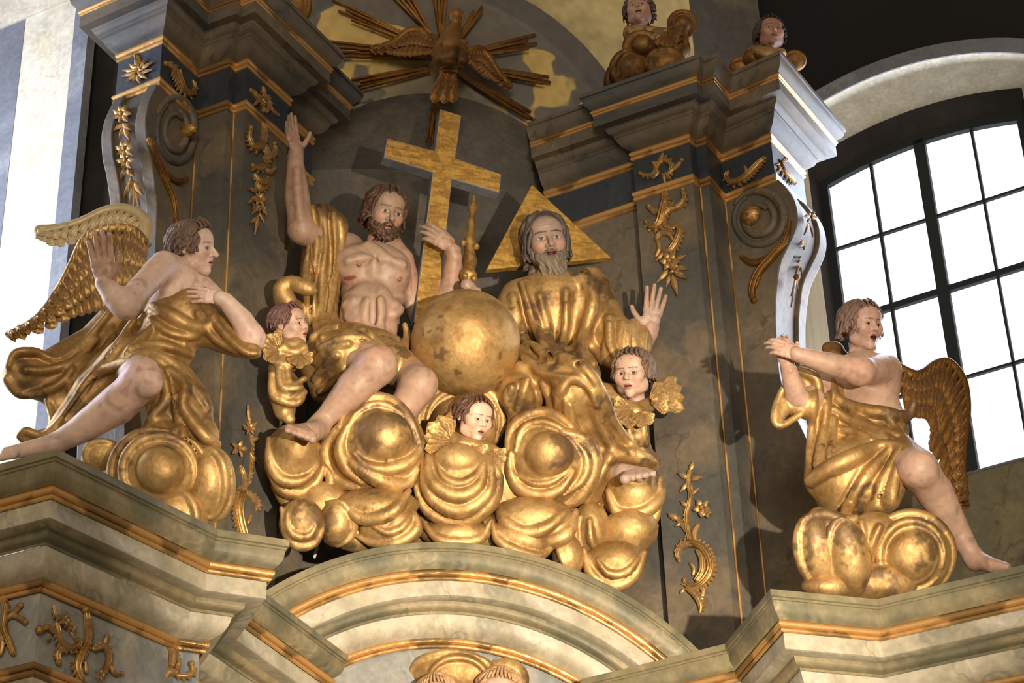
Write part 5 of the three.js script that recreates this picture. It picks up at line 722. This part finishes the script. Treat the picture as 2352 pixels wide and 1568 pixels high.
function ornament(label, fr, at, q) {
  const g = thing('gilded_ornament', fr.at(...at), label, 'ornament');
  for (const r of q.scrolls ?? []) {
    addScroll(g, fr, r.map((p) => [p[0], p[1], p[2] * 1.12, p[3]]), { flute: r.length > 3, dz: q.dz, mat: q.mat });
    if (r.length > 3) { const S = spline(r, 11), cx = S.reduce((a, p) => a + p[0], 0) / S.length, cy = S.reduce((a, p) => a + p[1], 0) / S.length; for (let i = 1; i < S.length - 1; i++) { const p = S[i], t = [S[i + 1][0] - S[i - 1][0], S[i + 1][1] - S[i - 1][1]], l = Math.hypot(...t) || 1; let n = [-t[1] / l, t[0] / l]; if (n[0] * (p[0] - cx) + n[1] * (p[1] - cy) < 0) n = [-n[0], -n[1]]; const w = p[2]; addLeaf(g, fr, [p[0] + n[0] * w * .3, p[1] + n[1] * w * .3], [p[0] + n[0] * w * 1.75 + t[0] / l * w * .8, p[1] + n[1] * w * 1.75 + t[1] / l * w * .8], w * 1.25, .004 + (q.dz ?? 0), 'leaf', q.mat ?? M.gold); } }
  } for (const l of q.leaves ?? []) addLeaf(g, fr, l[0], l[1], l[2], .004 + (q.dz ?? 0), 'leaf', q.mat ?? M.gold); for (const f of q.flowers ?? []) addFlower(g, fr, f[0], f[1], f[2], f[3] ?? 6, .012 + (q.dz ?? 0), q.mat ?? M.gold, f[4] ?? 0); return g;
}
const FLA = Frame.along([-1.447, -6.313], [-1.269, -6.215]), FLB = Frame.along([-1.269, -6.215], [-1.163, -6.426]), FLD = Frame.along([-.969, -6.371], D_END);
const FR = Frame.along([.523, -7.063], [.745, -6.952]), FRB = Frame.along([.884, -7.102], [1.077, -6.968]), FRA = Frame.along([1.077, -6.968], [1.202, -7.178]);
// ---------- scroll consoles ----------
function consoleBlock(label, fr, px, thick, vol, leafScrolls, mir) {
  const k0 = mir ? px.length - 5 : px.length - 6, smooth = [px[0], ...spline(px.slice(1, k0 + 1), 8)], nf = smooth.length - 1; px = [...smooth, ...px.slice(k0 + 1)];
  const out = px.map((p) => inFrame(fr, fr.at(p[0], p[1]))), g = thing('scroll_console', fr.at(px[0][0], px[0][1], -thick / 2), label, 'console');
  const inset = (d) => out.map(([u, y], i) => (i < 1 || i > nf ? [u, y] : [u + (mir ? 1 : -1) * d, y]));
  const b = thick * .24; part(g, 'side_scroll', plate(fr, out, b, 0, [], .004), M.upper); part(g, 'side_scroll', plate(fr, out, b, -(thick - b), [], .004), M.upper); part(g, 'front_band', plate(fr, inset(.016), thick - 2 * b + .004, -b + .002), M.upper);
  const [cx, cy, rx, ry] = vol, ring = (k, w, a0, a1, dz, grow = 0) => { const rows = []; for (let i = 0; i <= 40; i++) { const t = i / 40, a = lerp(a0, a1, t), q = k * (1 + grow * t); rows.push([cx + Math.cos(a) * rx * q, cy + Math.sin(a) * ry * q]); } const P = rows.map((q) => fr.at(q[0], q[1], dz)), m = metres(P[0], 1); part(g, 'volute', tube(P, rows.map((_, i) => w * m * (.55 + .45 * Math.sin(Math.PI * Math.min(1, i / 30)))), 12, fr.n, .9), M.upper); };
  ring(1.0, 12, -2.6, 4.2, .0, -.12); ring(.62, 11, -1.2, 5.4, .004, -.25);
  const c = fr.at(vol[4] ?? cx, vol[5] ?? cy, .012), k = metres(c, vol[6] ?? 24), s = new THREE.SphereGeometry(k, 24, 16); s.applyMatrix4(new THREE.Matrix4().makeBasis(fr.t, V(0, 1, 0), fr.n).scale(V(1, 1, vol[7] ?? .8)).setPosition(c.x, c.y, c.z)); part(g, 'boss', s, M.gold, 'gilded round boss');
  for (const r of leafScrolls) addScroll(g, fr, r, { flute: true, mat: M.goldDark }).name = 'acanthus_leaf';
  return (y) => { const front = out.slice(1, nf + 1); let u = front[0][0]; for (let i = 0; i < front.length - 1; i++) { const a = front[i], d = front[i + 1]; if (y <= a[1] && y >= d[1]) u = lerp(a[0], d[0], (a[1] - y) / (a[1] - d[1] + 1e-9)); if (y < d[1]) u = d[0]; } return u; };
}
const offL = consoleBlock('left blue-grey scroll console with a garland down its bright front', FLB, [[451, 264], [363, 190], [352, 212], [341, 240], [335, 275], [338, 325], [347, 367], [355, 421], [360, 478], [358, 574], [354, 640], [346, 720], [326, 800], [300, 870], [288, 950], [286, 1130], [424, 1130], [436, 760], [446, 480]], .2, [402, 300, 46, 78, 428, 302, 17, 1.8], [[[342, 318, 8], [358, 360, 10], [378, 410, 10], [398, 460, 8], [405, 508, 5, 8]], [[372, 380, 5], [388, 405, 7], [410, 418, 7], [430, 408, 5, 5]], [[350, 330, 4], [372, 385, 5], [392, 440, 5], [402, 490, 4]]], true);
const offR = consoleBlock('right scroll console with a garland, edged white by the window', FRB, [[1664, 456], [1780, 407], [1800, 424], [1822, 455], [1831, 491], [1827, 527], [1809, 567], [1795, 598], [1787, 634], [1781, 700], [1783, 780], [1790, 860], [1806, 910], [1832, 965], [1856, 1020], [1872, 1090], [1880, 1200], [1882, 1420], [1764, 1430], [1741, 1205], [1716, 960], [1688, 690]], .24, [1742, 502, 62, 64, 1724, 494, 26, .7], [[[1812, 508, 6], [1804, 552, 9], [1776, 588, 10], [1742, 628, 10], [1728, 668, 8], [1732, 690, 5, 7]], [[1798, 560, 5], [1766, 592, 8], [1730, 604, 8], [1704, 590, 5, 5]], [[1786, 580, 4], [1752, 620, 5], [1735, 660, 5]]], false);
function garland(label, fr, off, sgn, items, mat, up = 0) {
  const place = (x, y, e = 0) => { let dz = 0; for (let i = 0; i < 4; i++) { const p = fr.at(x, y, dz); dz = sgn * off(p.y) - .012 + up; } return dz + e; }, g = thing('flower_garland', fr.at(items[0][1], items[0][2], place(items[0][1], items[0][2])), label, 'garland');
  for (const q of items) { const dz = place(q[1], q[2]); if (q[0] === 'f') addFlower(g, fr, q[1], q[2], q[3], q[4] ?? 6, dz + .02, mat, q[1]); else if (q[0] === 'b') { const c = fr.at(q[1], q[2], dz + .02), s = new THREE.SphereGeometry(metres(c, q[3]), 12, 8); s.translate(c.x, c.y, c.z); part(g, 'bud', s, mat); } else addLeaf(g, fr, [q[1], q[2]], [q[3], q[4]], q[5], dz + .008, 'leaf', mat); }
}
garland('gilded carved flower garland hanging down the front of the left console', FLA, offL, -1, [['f', 280, 262, 22, 7], ['b', 288, 250, 9], ['l', 282, 285, 262, 300, 16], ['l', 282, 285, 300, 298, 16], ['l', 284, 290, 274, 322, 14], ['l', 284, 290, 300, 325, 14], ['f', 287, 342, 22, 7], ['f', 290, 368, 22, 6], ['l', 290, 385, 278, 410, 16], ['l', 292, 388, 308, 405, 16], ['b', 299, 394, 9], ['l', 302, 400, 296, 440, 8], ['l', 304, 410, 284, 455, 16], ['l', 306, 415, 330, 450, 16], ['l', 306, 420, 300, 470, 14], ['l', 308, 425, 322, 478, 14], ['l', 308, 420, 310, 490, 12]], M.gold);
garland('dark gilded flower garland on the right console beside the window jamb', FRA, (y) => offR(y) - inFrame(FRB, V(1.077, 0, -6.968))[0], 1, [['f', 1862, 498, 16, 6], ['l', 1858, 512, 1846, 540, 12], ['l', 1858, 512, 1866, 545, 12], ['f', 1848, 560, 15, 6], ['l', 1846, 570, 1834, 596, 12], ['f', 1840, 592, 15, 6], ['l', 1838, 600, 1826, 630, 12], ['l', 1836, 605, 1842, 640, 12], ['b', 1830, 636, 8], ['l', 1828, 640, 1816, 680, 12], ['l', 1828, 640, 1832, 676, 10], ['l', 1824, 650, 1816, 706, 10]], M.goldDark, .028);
// ---------- frieze and pilaster ornaments ----------
ornament('gilded shell rosette on the front of the left upper frieze', FLA, [318, 160], { leaves: [[[318, 165], [310, 126], 14], [[322, 160], [334, 134], 13], [[322, 160], [352, 142], 14], [[320, 168], [350, 160], 13], [[318, 170], [338, 180], 13], [[316, 172], [322, 192], 13], [[314, 172], [304, 192], 13], [[312, 170], [290, 188], 14], [[312, 166], [280, 176], 14], [[312, 162], [282, 162], 12], [[314, 158], [296, 146], 12]], flowers: [[316, 160, 12, 6]], scrolls: [[[312, 128, 5, 5], [318, 134, 5], [322, 146, 4]]] });
ornament('gilded curled leaf on the side of the left upper frieze', FLB, [415, 185], { scrolls: [[[380, 146, 6, 7], [396, 156, 8], [410, 178, 9], [420, 204, 9], [434, 215, 8], [448, 204, 5], [443, 186, 4, 4]], [[414, 160, 3], [416, 176, 4], [414, 186, 4]]] });
ornament('small gilded leaf cluster on the left frieze above the raised hand', FLD, [605, 235], { scrolls: [[[576, 208, 5, 6], [588, 222, 7], [600, 240, 7], [604, 258, 5]], [[604, 200, 4], [606, 218, 6], [616, 236, 7], [612, 256, 5, 5]], [[618, 236, 4], [626, 254, 5], [638, 264, 5, 5]]], leaves: [[[596, 230], [580, 244], 10], [[606, 226], [622, 220], 10]], flowers: [[603, 234, 10, 6]] });
ornament('tall gilded scroll drop ornament on the left pilaster under the frieze', FLD, [600, 400], { scrolls: [[[604, 284, 5], [606, 308, 8], [598, 334, 9], [582, 338, 7], [572, 316, 6], [576, 294, 4, 7]], [[600, 330, 6], [612, 350, 8], [610, 372, 8], [594, 388, 7], [580, 380, 5, 6]], [[630, 330, 4, 6], [630, 350, 6], [618, 364, 6], [606, 362, 5]], [[606, 380, 6], [618, 396, 7], [630, 388, 5, 5]], [[584, 400, 4], [592, 414, 7], [606, 420, 7], [614, 408, 5, 5]], [[588, 420, 5], [596, 436, 6], [610, 430, 5], [616, 420, 4]]], leaves: [[[590, 440], [568, 432], 12], [[592, 450], [568, 468], 12], [[596, 470], [578, 492], 13], [[598, 470], [612, 494], 13], [[594, 490], [584, 540], 13], [[594, 486], [606, 512], 11], [[592, 500], [574, 512], 11]], flowers: [[596, 458, 17, 6], [588, 474, 11, 5], [602, 478, 11, 5]] });
ornament('gilded flowering stem with shell foot at the base of the left pilaster', FLD, [570, 1080], { scrolls: [[[572, 960, 3], [574, 990, 4], [578, 1020, 4], [576, 1060, 4], [572, 1110, 4]], [[552, 1072, 5, 6], [560, 1098, 6], [556, 1130, 9], [548, 1165, 10], [552, 1200, 10], [564, 1240, 9]], [[562, 1130, 6], [576, 1140, 8], [590, 1158, 7], [588, 1170, 4, 5]], [[576, 1185, 5, 5], [570, 1200, 5]]], leaves: [[[572, 965], [568, 930], 15], [[576, 985], [592, 966], 13], [[570, 985], [556, 975], 13], [[576, 1010], [594, 1006], 12], [[574, 1040], [592, 1062], 12], [[572, 1090], [586, 1084], 10], [[575, 1060], [594, 1050], 11]], flowers: [[549, 1030, 20, 5], [574, 984, 15, 6]] });
ornament('gilded swirl ornament in the middle of the right upper frieze', FR, [1520, 385], { scrolls: [[[1470, 398, 4, 5], [1486, 404, 5], [1504, 398, 6], [1512, 380, 7], [1526, 368, 7], [1542, 378, 6], [1540, 396, 5], [1526, 400, 4, 4]], [[1566, 368, 4, 6], [1552, 384, 6], [1538, 396, 5]], [[1522, 352, 3], [1518, 366, 5], [1510, 380, 5]], [[1524, 400, 5], [1526, 412, 4], [1528, 422, 3]]], leaves: [[[1514, 392], [1500, 412], 11], [[1530, 404], [1544, 412], 11], [[1508, 378], [1494, 370], 10]] });
ornament('gilded curled leaf on the right frieze above the scroll console', FRB, [1710, 390], { scrolls: [[[1672, 394, 4, 4], [1668, 408, 6], [1684, 420, 8], [1704, 412, 8], [1724, 396, 8], [1742, 376, 7], [1756, 364, 5, 6]], [[1710, 382, 3], [1714, 394, 4], [1704, 406, 4]]] });
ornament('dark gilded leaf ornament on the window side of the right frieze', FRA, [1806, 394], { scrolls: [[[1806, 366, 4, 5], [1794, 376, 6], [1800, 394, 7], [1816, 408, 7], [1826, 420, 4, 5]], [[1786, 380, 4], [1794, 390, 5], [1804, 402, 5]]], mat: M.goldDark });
ornament('tall gilded scroll drop ornament on the right pilaster above the open palm', FR, [1535, 540], { scrolls: [[[1526, 440, 5], [1528, 462, 9], [1522, 490, 10], [1514, 514, 9], [1496, 522, 7], [1484, 510, 5, 6]], [[1568, 436, 4, 7], [1572, 456, 6], [1560, 474, 7], [1538, 482, 8], [1524, 498, 8], [1530, 520, 7], [1550, 524, 5]], [[1490, 474, 5, 7], [1502, 486, 7], [1516, 484, 7]], [[1552, 514, 5], [1562, 530, 7], [1554, 556, 8], [1540, 574, 7], [1524, 580, 4]], [[1508, 548, 5, 6], [1522, 536, 7], [1540, 540, 6], [1546, 552, 4]], [[1510, 552, 4], [1514, 572, 6], [1506, 590, 4]]], leaves: [[[1536, 480], [1548, 462], 12], [[1524, 580], [1506, 600], 13], [[1534, 620], [1508, 650], 16], [[1546, 620], [1578, 640], 16], [[1548, 612], [1582, 618], 14], [[1544, 630], [1556, 680], 16], [[1538, 632], [1530, 660], 13], [[1550, 596], [1576, 586], 14]], flowers: [[1538, 600, 24, 6], [1550, 618, 14, 5]] });
ornament('gilded flowering stem over a shell scroll at the base of the right pilaster', FR, [1590, 1230], { scrolls: [[[1584, 1080, 4], [1582, 1112, 5], [1586, 1140, 5], [1578, 1180, 6], [1580, 1215, 6], [1586, 1244, 6]], [[1604, 1204, 5], [1594, 1222, 7], [1598, 1246, 6]], [[1560, 1286, 5, 6], [1556, 1268, 6], [1566, 1254, 8], [1590, 1248, 9], [1614, 1258, 9], [1628, 1278, 9], [1634, 1304, 9], [1622, 1330, 9], [1602, 1346, 8], [1582, 1346, 7], [1572, 1332, 5, 6]], [[1604, 1262, 7], [1614, 1284, 8], [1614, 1312, 8], [1600, 1334, 7]], [[1580, 1350, 7], [1598, 1366, 8], [1610, 1388, 7], [1608, 1408, 3]], [[1618, 1340, 5], [1614, 1366, 6], [1608, 1390, 4]], [[1538, 1184, 5], [1554, 1190, 5], [1568, 1206, 5], [1576, 1220, 4]], [[1586, 1294, 4, 4], [1594, 1306, 5], [1592, 1320, 4]]], leaves: [[[1584, 1082], [1592, 1058], 13], [[1582, 1098], [1556, 1086], 14], [[1584, 1100], [1614, 1094], 16], [[1580, 1108], [1562, 1130], 14], [[1586, 1112], [1590, 1132], 11], [[1586, 1136], [1606, 1120], 12], [[1580, 1164], [1562, 1150], 12], [[1560, 1194], [1532, 1178], 16], [[1566, 1200], [1550, 1208], 11], [[1572, 1350], [1562, 1364], 11]], flowers: [[1612, 1166, 22, 5, .4], [1622, 1176, 14, 5]] });
const LO1 = Frame.along(lowL[1], lowL[2]), LO2 = Frame.along(lowL[2], lowL[3]), LO0 = Frame.along(lowL[0], lowL[1]);
ornament('gilded branching leaf scroll on the left face of the lower frieze at the frame edge', LO0, [25, 1420, -.195], { dz: -.196, scrolls: [[[4, 1372, 6], [14, 1400, 8], [10, 1440, 8], [24, 1478, 7], [32, 1500, 5, 6]], [[14, 1420, 6], [30, 1410, 7], [46, 1390, 6, 8]], [[24, 1412, 5], [44, 1418, 6], [58, 1428, 6, 7]], [[0, 1450, 6], [6, 1480, 7], [0, 1505, 5]]] });
ornament('large gilded leaf and bud scroll on the middle of the lower left frieze', LO1, [185, 1470, -.195], { dz: -.196, scrolls: [[[122, 1390, 3], [126, 1412, 5], [140, 1424, 6], [150, 1440, 6]], [[196, 1400, 6, 10], [200, 1430, 9], [200, 1470, 9], [186, 1500, 9], [176, 1530, 9], [186, 1558, 8, 8]], [[130, 1430, 6], [136, 1466, 8], [152, 1486, 8], [176, 1484, 8], [182, 1466, 6]], [[90, 1446, 7, 10], [108, 1440, 7], [128, 1456, 7], [140, 1478, 6]], [[134, 1520, 6, 8], [132, 1500, 7], [150, 1490, 7], [170, 1496, 6]], [[214, 1490, 6], [236, 1484, 8], [248, 1500, 8], [246, 1528, 7], [232, 1546, 6]], [[246, 1462, 6, 7], [240, 1478, 5]], [[248, 1520, 6], [262, 1544, 7], [280, 1546, 5, 6]], [[196, 1520, 5], [198, 1545, 5]]], leaves: [[[118, 1462], [106, 1470], 10], [[160, 1420], [150, 1404], 14], [[164, 1446], [170, 1466], 14]], flowers: [[150, 1424, 14, 5], [166, 1440, 12, 5], [230, 1550, 15, 5]] });
ornament('gilded palmette with curling tips on the right end of the lower left frieze', LO2, [375, 1530, -.195], { dz: -.196, scrolls: [[[366, 1476, 7, 9], [384, 1480, 9], [396, 1500, 10], [394, 1530, 9]], [[350, 1506, 6, 7], [364, 1516, 9], [378, 1534, 8]], [[308, 1554, 6, 8], [328, 1544, 8], [350, 1548, 7], [366, 1556, 6]], [[440, 1524, 6, 8], [442, 1544, 7], [424, 1552, 7], [404, 1550, 6]], [[378, 1556, 7], [388, 1542, 9], [404, 1544, 7, 8]], [[412, 1512, 4], [408, 1534, 6], [398, 1550, 5]]] });
// ---------- winged heads of children ----------
function cherub(label, fr, q) {
  const g = thing('cherub', fr.at(q.px, q.py, q.dz), label, 'cherub'), sk = lin(...(q.skin ?? [190, 158, 136]));
  const head = makeHead({ frame: fr, child: 1, skin: sk, hair: [112, 84, 66], curls: 20, hang: .22, fringe: 7, hairTop: .32, cell: .012, ...q, skin: sk });
  part(g, 'head', head.skin, M.flesh); part(g, 'hair', head.hair, M.hair);
  const s = new Sdf(.0055, fr); for (const l of q.ruff) s.limb(.012, ...l); s.mark(); for (const r of q.folds ?? []) s.ridge(.01, r, .25);
  part(g, 'ruff', s.geometry({ rough: [.003, 40] }), M.gold);
  for (const w of q.wings ?? []) for (let i = 0; i < w.length; i++) { const [x0, y0, x1, y1, wd, dz] = w[i], A = fr.at(x0, y0, dz), B = fr.at(x1, y1, dz + .01); addFeather(g, A, B, metres(A, wd), VB[2], q.mat ?? M.gold, i); }
  return g;
}
const fan = (cx, cy, r0, r1, a0, a1, n, wd, dz) => Array.from({ length: n }, (_, i) => { const a = lerp(a0, a1, i / (n - 1)) * Math.PI / 180, k = 1 - .12 * (i % 2); return [cx + Math.cos(a) * r0, cy - Math.sin(a) * r0, cx + Math.cos(a) * r1 * k, cy - Math.sin(a) * r1 * k, wd, dz + (i % 3) * .006]; });
cherub('painted cherub head in profile with a ruffled gold collar at the left of the group', SF, { px: 668, py: 748, dz: .16, size: 100, yaw: 66, pitch: 10, roll: 0, hair: [118, 82, 70], curls: 26, hang: .1, seed: 41,
  ruff: [[[640, 800, .14, 26], [680, 800, .16, 26]], [[625, 800, .14, 16], [648, 830, .16, 18], [690, 828, .16, 18]], [[640, 850, .12, 26], [660, 900, .12, 40]], [[640, 900, .10, 26], [655, 945, .08, 24], [665, 962, .08, 14]]],
  folds: [[[618, 790, 9], [636, 806, 11], [652, 796, 9]], [[650, 800, 9], [676, 810, 11], [700, 798, 9]], [[622, 820, 8], [645, 836, 10], [690, 830, 10], [706, 812, 7]], [[640, 850, 8], [650, 890, 9], [690, 890, 9]], [[624, 860, 8], [630, 910, 10], [680, 925, 10], [700, 900, 7]], [[660, 845, 8], [668, 880, 8], [700, 870, 7]]],
  wings: [fan(645, 800, 8, 46, 100, 230, 8, 20, .19), fan(690, 812, 4, 34, -150, -10, 6, 18, .2)] });
cherub('smiling cherub head framed by a gilded cloud hood below the globe', SF, { px: 1090, py: 962, dz: .27, size: 106, yaw: 36, pitch: 4, roll: -14, skin: [206, 172, 146], hair: [96, 66, 48], curls: 22, hang: .3, open: .15, seed: 52,
  ruff: [[[1030, 1000, .22, 18], [1060, 1022, .25, 20], [1110, 1030, .26, 20], [1140, 1040, .22, 14]]], folds: [],
  wings: [fan(1040, 1010, 6, 66, 95, 200, 9, 24, .25), fan(1010, 1000, 0, 40, 60, 150, 6, 20, .24), fan(1080, 1022, 4, 44, 195, 345, 9, 22, .28), fan(1130, 1034, 2, 40, 200, 350, 6, 20, .27)] });
cherub('rosy cherub head with wavy hair and spread gold wing under the raised palm', SF, { px: 1452, py: 858, dz: .20, size: 114, yaw: -22, pitch: 4, roll: 6, hair: [112, 88, 70], curls: 22, hang: .3, open: .25, gaze: .3, seed: 63,
  ruff: [[[1425, 930, .16, 18], [1460, 946, .18, 22], [1500, 925, .17, 16]], [[1440, 950, .12, 26], [1460, 1000, .12, 30], [1480, 1030, .10, 18]]], folds: [[[1440, 955, 8], [1448, 1000, 9], [1462, 1030, 7]], [[1475, 950, 8], [1478, 990, 9], [1486, 1020, 7]]],
  wings: [fan(1490, 922, 6, 84, -12, 42, 7, 26, .20), fan(1492, 920, 4, 50, -30, 60, 7, 24, .22), fan(1450, 938, 4, 46, 150, 280, 8, 22, .20), fan(1475, 945, 2, 36, 220, 330, 6, 20, .21)] });
{ // on the right cornice
  const TF = new Frame(.62, -6.99, -26), DF = new Frame(1.02, -7.10, -32);
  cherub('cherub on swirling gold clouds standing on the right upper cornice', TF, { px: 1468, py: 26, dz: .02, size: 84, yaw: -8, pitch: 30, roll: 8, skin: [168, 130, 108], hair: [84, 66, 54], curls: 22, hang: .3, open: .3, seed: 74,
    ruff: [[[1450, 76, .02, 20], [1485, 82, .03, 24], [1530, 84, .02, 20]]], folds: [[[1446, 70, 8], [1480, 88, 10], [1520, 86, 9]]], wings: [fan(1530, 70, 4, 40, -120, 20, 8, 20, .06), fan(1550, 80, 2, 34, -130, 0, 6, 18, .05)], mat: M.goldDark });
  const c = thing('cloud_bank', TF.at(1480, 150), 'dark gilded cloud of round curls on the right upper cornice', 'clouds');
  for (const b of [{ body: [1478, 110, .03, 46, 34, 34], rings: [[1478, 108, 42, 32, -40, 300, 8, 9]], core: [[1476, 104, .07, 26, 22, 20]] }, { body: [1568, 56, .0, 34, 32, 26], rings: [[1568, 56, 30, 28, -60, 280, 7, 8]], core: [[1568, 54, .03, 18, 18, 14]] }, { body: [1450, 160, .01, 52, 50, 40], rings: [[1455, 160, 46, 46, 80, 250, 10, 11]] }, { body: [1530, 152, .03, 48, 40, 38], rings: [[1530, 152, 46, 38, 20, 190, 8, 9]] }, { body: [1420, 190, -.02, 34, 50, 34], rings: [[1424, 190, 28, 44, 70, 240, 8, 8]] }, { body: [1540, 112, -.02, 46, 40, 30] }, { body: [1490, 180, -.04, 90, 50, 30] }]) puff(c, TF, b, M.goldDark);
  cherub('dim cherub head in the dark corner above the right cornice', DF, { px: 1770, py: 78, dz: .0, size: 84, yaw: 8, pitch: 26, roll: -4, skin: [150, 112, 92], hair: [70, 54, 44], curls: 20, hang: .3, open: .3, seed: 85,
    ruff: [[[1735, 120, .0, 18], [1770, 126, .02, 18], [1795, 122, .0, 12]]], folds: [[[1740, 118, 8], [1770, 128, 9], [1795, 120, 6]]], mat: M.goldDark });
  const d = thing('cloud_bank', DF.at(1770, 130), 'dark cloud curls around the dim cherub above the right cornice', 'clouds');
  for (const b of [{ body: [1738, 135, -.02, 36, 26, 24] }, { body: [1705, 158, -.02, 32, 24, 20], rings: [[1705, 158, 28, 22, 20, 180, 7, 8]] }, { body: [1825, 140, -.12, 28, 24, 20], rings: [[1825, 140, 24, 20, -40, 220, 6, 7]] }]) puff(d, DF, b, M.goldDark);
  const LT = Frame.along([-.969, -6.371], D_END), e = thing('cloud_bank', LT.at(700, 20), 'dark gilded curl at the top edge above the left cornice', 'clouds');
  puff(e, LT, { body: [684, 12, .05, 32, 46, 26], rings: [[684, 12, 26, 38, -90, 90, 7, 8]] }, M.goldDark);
}
{ // under the arched pediment
  const TB = new Frame(-.2, -6.58, 19);
  cherub('left of two cherub heads peeping up under the arched pediment', TB, { px: 1004, py: 1606, dz: .02, size: 112, yaw: 0, pitch: 0, roll: 6, hair: [190, 150, 108], fringe: 9, curls: 20, seed: 96, ruff: [[[960, 1680, 0, 20], [1050, 1680, 0, 20]]] });
  cherub('right of two cherub heads peeping up under the arched pediment', TB, { px: 1146, py: 1598, dz: .04, size: 124, yaw: 0, pitch: 0, roll: -6, hair: [190, 150, 108], fringe: 9, curls: 20, seed: 97, ruff: [[[1100, 1680, 0, 20], [1190, 1680, 0, 20]]] });
  const c = thing('cloud_bank', TB.at(1050, 1540), 'gilded cloud dome in the tympanum behind the two cherub heads', 'clouds');
  puff(c, TB, { body: [1046, 1550, -.05, 100, 56, 40], rings: [[1052, 1560, 66, 50, 0, 180, 9, 9], [1040, 1552, 98, 54, 30, 190, 10, 10]] });
  puff(c, TB, { body: [1160, 1560, -.06, 56, 50, 30] });
}
// ---------- dove and rays ----------
{
  const g = thing('sunburst', NF.at(1020, 130, .03), 'burst of gilded ray boards fixed to the painted lunette behind the dove', 'rays');
  const R = rng(5), bundles = [[[990, 130], [735, 92], [752, 130]], [[985, 110], [752, -8], [775, 34]], [[998, 90], [872, -40], [925, -40]], [[1012, 80], [990, -60], [1030, -60]], [[1040, 110], [1090, 20], [1122, 5]], [[1060, 130], [1240, 76], [1243, 108]], [[1110, 160], [1268, 178], [1275, 198]], [[1045, 165], [1228, 262], [1246, 294]], [[985, 158], [798, 185], [800, 212]], [[1003, 220], [978, 332], [1000, 345]]];
  for (const [c, a, b] of bundles) for (let i = 0; i < 4; i++) { const t = i / 3, k = 1 - .16 * ((i * 2 + 1) % 4) / 3, tip = [lerp(c[0], lerp(a[0], b[0], t), k), lerp(c[1], lerp(a[1], b[1], t), k)], P0 = NF.at(c[0] + (i - 1.5) * 1.5 * Math.sign(b[1] - a[1] || 1), c[1] + (i - 1.5) * 3, .015 + .012 * (i % 2)), P1 = NF.at(tip[0], tip[1], .018 + .014 * (i % 2)), m = metres(P0, 1); const sd = P1.clone().sub(P0).normalize().cross(NF.n); part(g, 'ray', tube([P0, P0.clone().lerp(P1, .5), P1], [m * 5, m * 5.5, m * 4], 4, sd.clone().add(NF.n).normalize(), .9), M.goldDark); }
  const d = thing('dove', NF.at(1030, 110, .14), 'carved bronze-gold dove with spread wings hanging over the sunburst', 'dove');
  const s = new Sdf(.0045, NF); s.limb(0, [1030, 150, .16, 24], [1032, 112, .17, 34], [1038, 80, .16, 22]).limb(.02, [1038, 84, .16, 19], [1046, 52, .18, 14], [1046, 36, .19, 15]).blob(.02, 1048, 34, .195, 18, 15, 18).limb(.006, [1056, 32, .20, 7], [1066, 40, .215, 4], [1062, 50, .215, 2]).limb(.02, [1012, 125, .17, 22], [1018, 135, .18, 22]).limb(.015, [1040, 95, .20, 10], [1036, 130, .21, 16], [1034, 142, .2, 12]).limb(.015, [1062, 108, .19, 10], [1062, 140, .19, 15], [1060, 150, .18, 10]);
  for (const [x, y] of [[1040, 84], [1064, 98]]) for (let i = 0; i < 3; i++) s.limb(.004, [x, y + 4, .2, 5], [x - 8 + i * 8, y - 4, .21, 4]);
  s.mark(); for (const r of [[[1012, 158, 3], [1030, 152, 3], [1050, 158, 3]], [[1010, 166, 3], [1030, 160, 3], [1050, 166, 3]]]) s.ridge(.006, r, .3);
  part(d, 'body', s.geometry({ rough: [.001, 40] }), M.goldDark);
  for (const [a, b, w] of [[[1018, 160], [996, 236], 24], [[1030, 160], [1020, 238], 24], [[1044, 160], [1040, 236], 24], [[1024, 160], [1006, 226], 22], [[1036, 158], [1030, 228], 20]]) addFeather(d, NF.at(a[0], a[1], .16), NF.at(b[0], b[1], .13), metres(NF.at(...a), w), NF.n, M.goldDark, 1).name = 'tail_feather';
  makeWing(d, NF, [[1004, 92, .14], [980, 84, .14], [960, 70, .13], [935, 74, .12], [905, 96, .1], [858, 112, .08]], [[1000, 122, .13], [980, 124, .12], [958, 126, .12], [928, 128, .1], [900, 124, .09], [856, 120, .08]], [[[.2, 1.05], 0, 12, 18], [[0, .6], .016, 13, 16]], M.goldDark, [12, 6]);
  makeWing(d, NF, [[1066, 112, .14], [1086, 118, .14], [1104, 114, .13], [1124, 134, .12], [1146, 168, .1], [1170, 198, .08]], [[1072, 146, .13], [1086, 152, .12], [1102, 164, .12], [1116, 178, .1], [1132, 184, .09], [1164, 204, .08]], [[[.2, 1.05], 0, 12, 18], [[0, .6], .016, 13, 16]], M.goldDark, [12, 6]);
  const h = thing('wall_hook', NF.at(726, 1262, .02), 'small pale hook on the wall below the left clouds', 'hook'); part(h, 'hook', tube([NF.at(729, 1254, .01), NF.at(728, 1260, .03), NF.at(724, 1272, .04), NF.at(722, 1280, .03)], [.006, .006, .006, .005], 8), M.cream);
}
renderer.render(scene, camera);
